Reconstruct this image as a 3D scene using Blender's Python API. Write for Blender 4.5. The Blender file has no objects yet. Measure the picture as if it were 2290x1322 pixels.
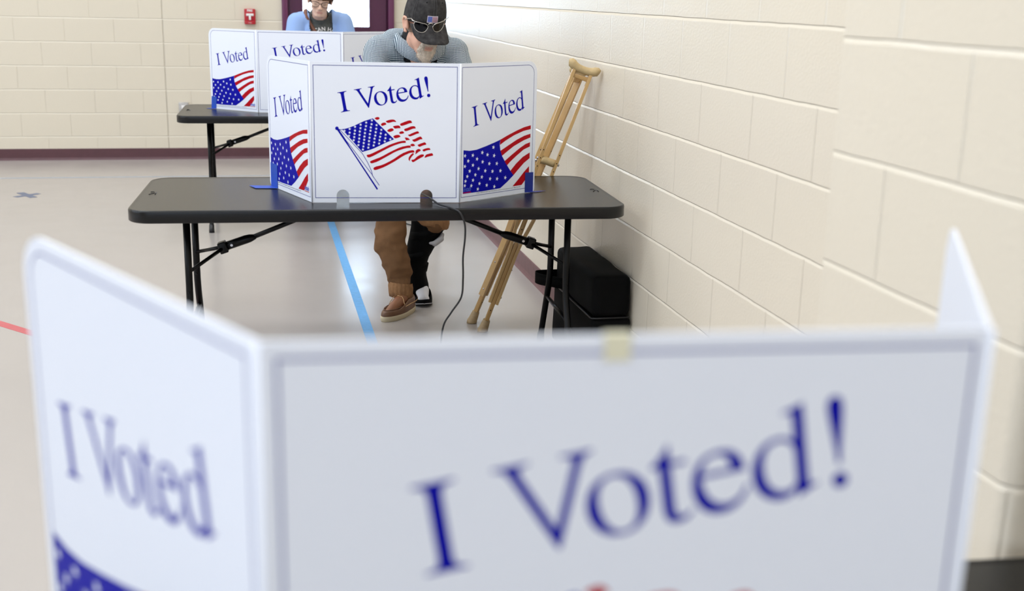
import bpy, bmesh, math, random, json
from mathutils import Vector, Matrix, noise
from mathutils.geometry import tessellate_polygon
from mathutils.bvhtree import BVHTree
random.seed(7)
scene = bpy.context.scene
col = scene.collection

# ---------------------------------------------------------------- camera
CAM_F, YAW, PITCH, ROLL, CAM_H = 2559.467, 0.2251297, 0.2560245, 0.0231407, 1.4837
fw = Vector((math.sin(YAW)*math.cos(PITCH), math.cos(YAW)*math.cos(PITCH), -math.sin(PITCH)))
rt = Vector((math.cos(YAW), -math.sin(YAW), 0.0))
up = rt.cross(fw)
r2 = rt*math.cos(ROLL)+up*math.sin(ROLL)
u2 = up*math.cos(ROLL)-rt*math.sin(ROLL)
cd = bpy.data.cameras.new('camera')
cam = bpy.data.objects.new('camera', cd)
col.objects.link(cam)
m = Matrix((r2, u2, -fw)).transposed().to_4x4()
m.translation = Vector((0, 0, CAM_H))
cam.matrix_world = m
cd.sensor_fit = 'HORIZONTAL'; cd.sensor_width = 36.0
cd.lens = 36.0*CAM_F/2290.0
cd.clip_start = 0.05; cd.clip_end = 200
cd.dof.use_dof = True; cd.dof.focus_distance = 5.1; cd.dof.aperture_fstop = 2.95
scene.camera = cam

# ---------------------------------------------------------------- world, exposure
scene.view_settings.view_transform = 'Standard'
scene.view_settings.look = 'None'
scene.view_settings.exposure = 0.13
scene.view_settings.gamma = 1.0
scene.view_settings.use_curve_mapping = False
w = bpy.data.worlds.new('overcast_sky'); scene.world = w
w.use_nodes = True
bg = w.node_tree.nodes['Background']
bg.inputs[0].default_value = (0.62, 0.79, 1.0, 1)
bg.inputs[1].default_value = 13.0

# ceiling luminaires: (x, y, watts)
WALLX, BACKY, CEILZ, LEFTX, REARY = 1.446, 10.645, 6.2, -11.0, -7.0
LAMPS = [(x, y) for x in (-9.0, -5.6, -2.2, 0.3) for y in (-5.0, -1.4, 2.2, 5.8, 9.2)]
for (x, y) in LAMPS:
    ld = bpy.data.lights.new('ceiling_lamp_light', 'AREA')
    ld.shape = 'RECTANGLE'; ld.size = 0.62; ld.size_y = 1.24
    ld.energy = {-5.0: 26.0, -1.4: 34.0, 2.2: 82.0, 5.8: 52.0, 9.2: 56.0}[y]*(1.0 if x < 0 else 0.85); ld.color = (0.88, 0.935, 1.0)
    lo_ = bpy.data.objects.new('ceiling_lamp_light', ld); col.objects.link(lo_)
    lo_.location = (x, y, CEILZ-0.19)
# cool area lights added against the solid rear and left walls, tinted like daylight
COOL_FILL = [(-3.4, REARY+0.12, 2.6, 5.0, 2.6, 'rear', 105.0), (LEFTX+0.12, 3.0, 3.2, 9.0, 2.2, 'left', 230.0)]
for (x, y, z, sx, sz, side, e) in COOL_FILL:
    ld = bpy.data.lights.new('window_daylight', 'AREA')
    ld.shape = 'RECTANGLE'; ld.size = sx; ld.size_y = sz; ld.energy = e; ld.color = (0.60, 0.77, 1.0)
    lo_ = bpy.data.objects.new('window_daylight', ld); col.objects.link(lo_)
    lo_.location = (x, y, z)
    lo_.rotation_euler = (math.radians(90), 0, 0) if side == 'rear' else (math.radians(90), 0, math.radians(-90))

# ---------------------------------------------------------------- helpers
def lin(c):
    return tuple(((v/255.0)/12.92 if v/255.0 <= 0.04045 else ((v/255.0+0.055)/1.055)**2.4) for v in c)+(1.0,)

def mat(name, rgb, rough=0.5, metal=0.0, noise_amt=0.0, noise_scale=8.0, bump=0.0, bump_scale=60.0, spec=0.5, emit=None, coat=0.0):
    m_ = bpy.data.materials.new(name); m_.use_nodes = True
    nt = m_.node_tree; b = nt.nodes['Principled BSDF']
    b.inputs['Base Color'].default_value = lin(rgb)
    b.inputs['Roughness'].default_value = rough
    b.inputs['Metallic'].default_value = metal
    b.inputs['Specular IOR Level'].default_value = spec
    b.inputs['Coat Weight'].default_value = coat
    tc = nt.nodes.new('ShaderNodeTexCoord')
    if noise_amt:
        n = nt.nodes.new('ShaderNodeTexNoise'); n.inputs['Scale'].default_value = noise_scale; n.inputs['Detail'].default_value = 5
        nt.links.new(tc.outputs['Object'], n.inputs['Vector'])
        mr = nt.nodes.new('ShaderNodeMapRange'); mr.inputs[1].default_value = 0.25; mr.inputs[2].default_value = 0.75
        mr.inputs[3].default_value = 1-noise_amt; mr.inputs[4].default_value = 1+noise_amt
        nt.links.new(n.outputs['Fac'], mr.inputs[0])
        hs = nt.nodes.new('ShaderNodeHueSaturation'); hs.inputs['Color'].default_value = lin(rgb)
        nt.links.new(mr.outputs[0], hs.inputs['Value']); nt.links.new(hs.outputs[0], b.inputs['Base Color'])
    if bump:
        n2 = nt.nodes.new('ShaderNodeTexNoise'); n2.inputs['Scale'].default_value = bump_scale; n2.inputs['Detail'].default_value = 4
        nt.links.new(tc.outputs['Object'], n2.inputs['Vector'])
        bp = nt.nodes.new('ShaderNodeBump'); bp.inputs['Strength'].default_value = bump; bp.inputs['Distance'].default_value = 0.004
        nt.links.new(n2.outputs['Fac'], bp.inputs['Height']); nt.links.new(bp.outputs[0], b.inputs['Normal'])
    return m_

def wall_mat(name, axis, rgb, offs, control=None):
    """painted concrete block: running bond joints cut by maths on the wall's own coordinates"""
    m_ = mat(name, rgb, rough=0.34, spec=0.5)
    nt = m_.node_tree; b = nt.nodes['Principled BSDF']; N = nt.nodes.new; L = nt.links.new
    geo = N('ShaderNodeTexCoord'); sp = N('ShaderNodeSeparateXYZ'); L(geo.outputs['Object'], sp.inputs[0])
    def mth(op, a, b_=None, c=None):
        k = N('ShaderNodeMath'); k.operation = op
        for i, v in enumerate((a, b_, c)):
            if v is None: continue
            if isinstance(v, (int, float)): k.inputs[i].default_value = v
            else: L(v, k.inputs[i])
        return k.outputs[0]
    wob = N('ShaderNodeTexNoise'); wob.inputs['Scale'].default_value = 6.0; wob.inputs['Detail'].default_value = 6
    L(geo.outputs['Object'], wob.inputs['Vector'])
    wo = mth('MULTIPLY', mth('SUBTRACT', wob.outputs['Fac'], 0.5), 0.006)
    z = mth('ADD', sp.outputs['Z'], wo)
    h = mth('ADD', sp.outputs[axis], wo)
    row = mth('FLOOR', mth('DIVIDE', z, 0.2032))
    odd = mth('MODULO', mth('ADD', row, 20), 2)
    off = mth('ADD', mth('MULTIPLY', odd, offs[1]-offs[0]), offs[0])
    sd_ = mth('SUBTRACT', mth('MULTIPLY', mth('FRACT', mth('DIVIDE', mth('ADD', z, 0.1016+2.032), 0.2032)), 0.2032), 0.1016)   # signed height above the bed joint
    def ramp(v, a, b2, c2, d2):
        k = N('ShaderNodeMapRange'); k.inputs[1].default_value = a; k.inputs[2].default_value = b2; k.inputs[3].default_value = c2; k.inputs[4].default_value = d2
        L(v, k.inputs[0]); return k.outputs[0]
    vt = mth('PINGPONG', mth('SUBTRACT', h, off), 0.2032)
    # groove profile
    def prof(d, width):
        k = N('ShaderNodeMapRange'); k.interpolation_type = 'SMOOTHSTEP'
        k.inputs[1].default_value = 0.0; k.inputs[2].default_value = width; k.inputs[3].default_value = 0.0; k.inputs[4].default_value = 1.0
        L(d, k.inputs[0]); return k.outputs[0]
    # weathered bed joint: cut back sharply under the upper block, sloping out to the lower one
    ph = mth('MAXIMUM', ramp(sd_, -0.0058, 0.0036, 1.0, 0.0), ramp(sd_, 0.0036, 0.0056, 0.0, 1.0)); pv = prof(vt, 0.0045)
    pv = mth('ADD', mth('MULTIPLY', pv, 0.34), 0.66)
    height = mth('MINIMUM', ph, pv)
    if control is not None:
        cj = prof(mth('ABSOLUTE', mth('SUBTRACT', h, control)), 0.006)
        height = mth('MINIMUM', height, cj)
    fine = N('ShaderNodeTexNoise'); fine.inputs['Scale'].default_value = 110.0; fine.inputs['Detail'].default_value = 5
    L(geo.outputs['Object'], fine.inputs['Vector'])
    hh = mth('ADD', height, mth('MULTIPLY', fine.outputs['Fac'], 0.16))
    bp = N('ShaderNodeBump'); bp.inputs['Strength'].default_value = 1.0; bp.inputs['Distance'].default_value = 0.0060
    L(hh, bp.inputs['Height']); L(bp.outputs[0], b.inputs['Normal'])
    # per block tone and a slightly darker tone in the joints
    big = N('ShaderNodeTexNoise'); big.inputs['Scale'].default_value = 1.4; big.inputs['Detail'].default_value = 3
    L(geo.outputs['Object'], big.inputs['Vector'])
    mr = N('ShaderNodeMapRange'); mr.inputs[3].default_value = 0.975; mr.inputs[4].default_value = 1.025
    L(big.outputs['Fac'], mr.inputs[0])
    dk = mth('MULTIPLY', mr.outputs[0], mth('ADD', mth('MULTIPLY', height, 0.03), 0.97))
    hs = N('ShaderNodeHueSaturation'); hs.inputs['Color'].default_value = lin(rgb)
    L(dk, hs.inputs['Value']); L(hs.outputs[0], b.inputs['Base Color'])
    return m_

class MB:
    def __init__(s): s.v = []; s.f = []; s.mi = []; s.sm = []
    def add(s, vs, fs, mi=0, smooth=False):
        o = len(s.v); s.v += [Vector(v) for v in vs]
        for f in fs: s.f.append([i+o for i in f]); s.mi.append(mi); s.sm.append(smooth)
    def box(s, c, d, mi=0, R=None, bev=0.0):
        x, y, z = [k/2 for k in d]
        if bev:
            bm = bmesh.new(); bmesh.ops.create_cube(bm, size=1.0)
            for v in bm.verts: v.co = Vector((v.co.x*2*x, v.co.y*2*y, v.co.z*2*z))
            bmesh.ops.bevel(bm, geom=bm.edges[:], offset=bev, segments=3, affect='EDGES', profile=0.5)
            vs = [v.co.copy() for v in bm.verts]; fs = [[v.index for v in f.verts] for f in bm.faces]; bm.free()
        else:
            vs = [Vector((i*x, j*y, k*z)) for i in (-1, 1) for j in (-1, 1) for k in (-1, 1)]
            fs = [(0, 1, 3, 2), (4, 6, 7, 5), (0, 4, 5, 1), (2, 3, 7, 6), (0, 2, 6, 4), (1, 5, 7, 3)]
        if R is not None: vs = [R @ v for v in vs]
        s.add([v+Vector(c) for v in vs], fs, mi, bool(bev))
    def tube(s, pts, r, n=12, mi=0, cap=True, flat=1.0, upv=None):
        """swept tube; r is a number or one per point; flat squashes it along the second axis"""
        pts = [Vector(p) for p in pts]; rs = r if isinstance(r, (list, tuple)) else [r]*len(pts)
        prev = None; rings = []
        for i, p in enumerate(pts):
            t = (pts[min(i+1, len(pts)-1)]-pts[max(i-1, 0)]).normalized()
            if prev is None:
                a = Vector(upv) if upv else (Vector((0, 0, 1)) if abs(t.z) < 0.9 else Vector((1, 0, 0)))
            else: a = prev
            n1 = (a-t*a.dot(t)).normalized(); n2 = t.cross(n1); prev = n1
            rings.append([p+n1*math.cos(2*math.pi*k/n)*rs[i]*flat+n2*math.sin(2*math.pi*k/n)*rs[i] for k in range(n)])
        vs = [v for q in rings for v in q]; fs = []
        for i in range(len(pts)-1):
            for k in range(n):
                fs.append((i*n+k, i*n+(k+1) % n, (i+1)*n+(k+1) % n, (i+1)*n+k))
        s.add(vs, fs, mi, True)
        if cap:
            s.add(rings[0], [tuple(range(n))[::-1]], mi); s.add(rings[-1], [tuple(range(n))], mi)
    def bar(s, a, b, wv, w, t, mi=0, bev=0.0):
        """rectangular bar from a to b, width w along wv, thickness t"""
        a = Vector(a); b = Vector(b); d = (b-a); L = d.length; d.normalize()
        wv = Vector(wv); wv = (wv-d*wv.dot(d)).normalized(); tv = d.cross(wv)
        R = Matrix((wv, tv, d)).transposed()
        s.box((a+b)/2, (w, t, L), mi, R, bev)
    def loft(s, rings, mi=0, cap=True, closed=True):
        n = len(rings[0]); vs = [v for q in rings for v in q]; fs = []
        for i in range(len(rings)-1):
            for k in range(n if closed else n-1):
                fs.append((i*n+k, i*n+(k+1) % n, (i+1)*n+(k+1) % n, (i+1)*n+k))
        s.add(vs, fs, mi, True)
        if cap:
            s.add(rings[0], [tuple(range(n))[::-1]], mi); s.add(rings[-1], [tuple(range(n))], mi)
    def sphere(s, c, r, mi=0, seg=14, rings=9, M=None):
        r = (r, r, r) if isinstance(r, (int, float)) else r
        vs = []; fs = []
        for i in range(rings+1):
            ph = math.pi*i/rings
            for k in range(seg):
                th = 2*math.pi*k/seg
                v = Vector((r[0]*math.sin(ph)*math.cos(th), r[1]*math.sin(ph)*math.sin(th), r[2]*math.cos(ph)))
                if M is not None: v = M @ v
                vs.append(v+Vector(c))
        for i in range(rings):
            for k in range(seg):
                fs.append((i*seg+k, (i+1)*seg+k, (i+1)*seg+(k+1) % seg, i*seg+(k+1) % seg))
        s.add(vs, fs, mi, True)
    def xf(s, M):
        s.v = [M @ v for v in s.v]; return s
    def build(s, name, mats, parent=None, origin=None, weld=True):
        me = bpy.data.meshes.new(name)
        o_ = Vector(origin) if origin is not None else Vector((0, 0, 0))
        me.from_pydata([tuple(v-o_) for v in s.v], [], s.f)
        if not isinstance(mats, (list, tuple)): mats = [mats]
        for k in mats: me.materials.append(k)
        for p, mi, sm in zip(me.polygons, s.mi, s.sm): p.material_index = mi; p.use_smooth = sm
        bm = bmesh.new(); bm.from_mesh(me)
        if weld: bmesh.ops.remove_doubles(bm, verts=bm.verts, dist=1e-6)
        bmesh.ops.recalc_face_normals(bm, faces=bm.faces) if weld else None
        bm.to_mesh(me); bm.free()
        o = bpy.data.objects.new(name, me); col.objects.link(o)
        o.location = o_ if parent is None else (0, 0, 0)
        if parent is not None: o.parent = parent
        return o

def thing(name, label, cat, loc=(0, 0, 0), rz=0.0, group=None):
    o = bpy.data.objects.new(name, None); col.objects.link(o)
    o.empty_display_size = 0.1
    o.location = loc; o.rotation_euler = (0, 0, rz); o['label'] = label; o['category'] = cat
    if group: o['group'] = group
    return o
def tag(o, label, cat, group=None):
    o['label'] = label; o['category'] = cat
    if group: o['group'] = group
    return o
def struct(o): o['kind'] = 'structure'; return o

def fill2d(loops):
    vs = [Vector((p[0], p[1], 0)) for l in loops for p in l]
    tr = tessellate_polygon([[Vector((p[0], p[1], 0)) for p in l] for l in loops])
    out = []
    for t in tr:
        a, b, c = [vs[i] for i in t]
        out.append(t if (b-a).cross(c-a).z > 0 else (t[0], t[2], t[1]))
    return [(v.x, v.y) for v in vs], out

def apply_mods(o):
    dg = bpy.context.evaluated_depsgraph_get(); dg.update()
    me = bpy.data.meshes.new_from_object(o.evaluated_get(dg), depsgraph=dg)
    o.modifiers.clear(); old = o.data; o.data = me; me.name = old.name; bpy.data.meshes.remove(old)
    return o

def blob(name, prims, mats, parent, origin=(0, 0, 0), voxel=0.006, smooth=4, wrinkle=0.0, wscale=9.0, grow=0.0, wz=1.0):
    """one continuous skin grown over tapered limbs and ellipsoids. prims: ('c',p0,p1,r0,r1) / ('e',centre,radii,M)"""
    mb = MB()
    for p in prims:
        if p[0] == 'c':
            a, b, ra, rb = Vector(p[1]), Vector(p[2]), p[3]+grow, p[4]+grow
            d = (b-a); L = max(d.length, 1e-5); d.normalize()
            pts = []; rs = []
            for k in range(5):
                t = math.pi/2*(1-k/4.0); pts.append(a-d*ra*math.sin(t)); rs.append(max(ra*math.cos(t), 1e-4))
            for k in range(5):
                t = math.pi/2*(k/4.0); pts.append(b+d*rb*math.sin(t)); rs.append(max(rb*math.cos(t), 1e-4))
            mb.tube(pts, rs, n=18)
        else:
            r = p[2]; mb.sphere(p[1], (r[0]+grow, r[1]+grow, r[2]+grow), M=p[3] if len(p) > 3 else None, seg=24, rings=16)
    o = mb.build(name, mats, parent, origin, weld=True)
    md = o.modifiers.new('r', 'REMESH'); md.mode = 'VOXEL'; md.voxel_size = voxel; md.use_smooth_shade = True
    if smooth:
        sm = o.modifiers.new('s', 'SMOOTH'); sm.factor = 0.5; sm.iterations = smooth
    apply_mods(o)
    me = o.data
    if wrinkle:
        org = Vector(origin)
        for v, n_ in [(v, v.normal.copy()) for v in me.vertices]:
            q = (v.co+org)
            q2 = Vector((q.x*wscale, q.y*wscale, q.z*wscale*wz))
            k = noise.noise(q2)+0.5*noise.noise(q2*2.3+Vector((3, 1, 7)))
            rg = 1-abs(noise.noise(q2*0.8+Vector((9, 9, 2))))*2
            v.co += n_*wrinkle*(k*0.6+max(rg, 0)*0.7)
    if len(me.materials) == 0:
        for k in (mats if isinstance(mats, (list, tuple)) else [mats]): me.materials.append(k)
    for p in me.polygons: p.use_smooth = True
    return o
# ---------------------------------------------------------------- lettering and printed art, in metres on a 0.55 x 0.50 centre and 0.41 x 0.50 side panel
CW, WW, PH = 0.55, 0.41, 0.50
GL = {
 'I': ["M18 0 L315 0 L315 19 C240 24 218 45 218 109 L218 553 C218 620 240 638 315 643 L315 662 L18 662 L18 643 C95 638 115 620 115 553 L115 109 C115 42 95 24 18 19"],
 'V': ["M16 662 L268 662 L268 643 C215 640 198 628 198 605 C198 590 204 572 214 548 L388 140 L540 545 C552 578 556 590 556 604 C556 630 538 640 478 643 L478 662 L700 662 L700 643 C656 636 634 618 608 555 L398 -11 L378 -11 L136 545 C104 620 84 640 16 643"],
 'o': ["M29 228 C29 90 120 -10 248 -10 C375 -10 471 88 471 232 C471 368 380 460 252 460 C124 460 29 368 29 228",
       "M119 262 C119 360 160 432 238 432 C328 432 381 330 381 202 C381 92 340 18 266 18 C180 18 119 130 119 262"],
 't': ["M258 450 L154 450 L154 568 C154 580 148 582 141 573 C104 515 72 478 22 446 C14 440 12 434 14 428 L18 418 L70 418 L70 117 C70 34 98 -10 164 -10 C214 -10 250 14 279 62 L264 74 C246 50 228 38 204 38 C168 38 154 60 154 112 L154 418 L258 418"],
 'e': ["M97 277 L405 277 C400 392 345 460 240 460 C110 460 25 360 25 215 C25 80 100 -10 212 -10 C310 -10 385 50 424 157 L404 166 C362 88 322 57 258 57 C168 57 106 134 97 277",
       "M101 309 C114 384 156 428 214 428 C274 428 300 394 303 309"],
 'd': ["M491 60 L345 -10 L338 -4 L338 58 C310 12 274 -10 225 -10 C110 -10 27 85 27 215 C27 352 118 460 230 460 C276 460 310 447 338 416 L338 570 C338 612 328 622 298 622 L270 620 L270 636 C330 650 380 664 420 683 L424 680 L424 132 C424 74 434 66 462 68 L491 74",
       "M338 118 L338 330 C338 384 290 430 236 430 C160 430 113 362 113 252 C113 130 170 52 254 52 C290 52 338 84 338 118"],
 '!': ["M152 176 C148 300 108 520 108 598 C108 648 132 678 166 678 C200 678 224 648 224 598 C224 520 184 300 180 176",
       "M166 104 C134 104 110 80 110 47 C110 14 134 -10 166 -10 C198 -10 222 14 222 47 C222 80 198 104 166 104"],
}
def parse(d):
    import re
    tk = re.findall(r'[MLC]|-?\d+', d); pts = []; i = 0; cmd = None
    while i < len(tk):
        if tk[i] in 'MLC': cmd = tk[i]; i += 1
        if cmd in 'ML': pts.append((float(tk[i]), float(tk[i+1]))); i += 2
        else:
            p0 = pts[-1]; c = [float(k) for k in tk[i:i+6]]; i += 6
            for k in range(1, 9):
                t = k/8.0; s_ = 1-t
                pts.append((s_**3*p0[0]+3*s_*s_*t*c[0]+3*s_*t*t*c[2]+t**3*c[4], s_**3*p0[1]+3*s_*s_*t*c[1]+3*s_*t*t*c[3]+t**3*c[5]))
    if (abs(pts[0][0]-pts[-1][0])+abs(pts[0][1]-pts[-1][1])) < 1: pts.pop()
    return pts
def glyph(ch, x, O, bx, by):
    loops = []
    for d in GL[ch]:
        loops.append([(O[0]+(px+x)*bx[0]+py*by[0], O[1]+(px+x)*bx[1]+py*by[1]) for px, py in parse(d)])
    if ch == '!': return [fill2d([l]) for l in loops]
    return [fill2d(loops)]
def star(c, r, rot=0.0, asp=1.0):
    p = []
    for k in range(10):
        a = math.pi/2+rot+k*math.pi/5; q = r if k % 2 == 0 else r*0.4
        p.append((c[0]+math.cos(a)*q*asp, c[1]+math.sin(a)*q))
    return p
def smooth_loop(p, it=1):
    for _ in range(it):
        q = []
        for i in range(len(p)):
            a, b = p[i], p[(i+1) % len(p)]
            q += [(a[0]*.8+b[0]*.2, a[1]*.8+b[1]*.2), (a[0]*.2+b[0]*.8, a[1]*.2+b[1]*.8)]
        p = q
    return p
def ribbon(p, w_):
    a = []; b = []
    for i in range(len(p)):
        t = Vector(p[min(i+1, len(p)-1)])-Vector(p[max(i-1, 0)]); t.normalize(); n_ = Vector((-t.y, t.x))*w_/2
        a.append((p[i][0]+n_.x, p[i][1]+n_.y)); b.append((p[i][0]-n_.x, p[i][1]-n_.y))
    return a+b[::-1]
def rrect(x0, y0, x1, y1, rs, n=8):
    """rs: radii bl, br, tr, tl"""
    out = []
    for (cx, cy, a0, r) in ((x0+rs[0], y0+rs[0], math.pi, rs[0]), (x1-rs[1], y0+rs[1], 1.5*math.pi, rs[1]), (x1-rs[2], y1-rs[2], 0, rs[2]), (x0+rs[3], y1-rs[3], 0.5*math.pi, rs[3])):
        if r <= 1e-6: out.append((cx, cy)); continue
        for k in range(n+1):
            a = a0+k*math.pi/2/n; out.append((cx+math.cos(a)*r, cy+math.sin(a)*r))
    return out
def frame2d(x0, y0, x1, y1, rs, w_):
    o_ = rrect(x0, y0, x1, y1, rs); i_ = rrect(x0+w_, y0+w_, x1-w_, y1-w_, [max(r-w_, 0) for r in rs])
    return fill2d([o_, i_])
def text2d(s, size, shear=0.0, bold=0.0, sx=1.0):
    c = bpy.data.curves.new('t', 'FONT'); c.body = s; c.size = size; c.shear = shear; c.offset = bold; c.resolution_u = 3
    o = bpy.data.objects.new('t', c); col.objects.link(o)
    dg = bpy.context.evaluated_depsgraph_get(); dg.update()
    me = bpy.data.meshes.new_from_object(o.evaluated_get(dg), depsgraph=dg)
    r = ([(v.co.x*sx, v.co.y) for v in me.vertices], [tuple(p.vertices) for p in me.polygons])
    bpy.data.objects.remove(o); bpy.data.meshes.remove(me); bpy.data.curves.remove(c)
    return r
def off2(vf, dx, dy, ang=0.0):
    c_, s_ = math.cos(ang), math.sin(ang)
    return ([(x*c_-y*s_+dx, x*s_+y*c_+dy) for x, y in vf[0]], vf[1])
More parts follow.
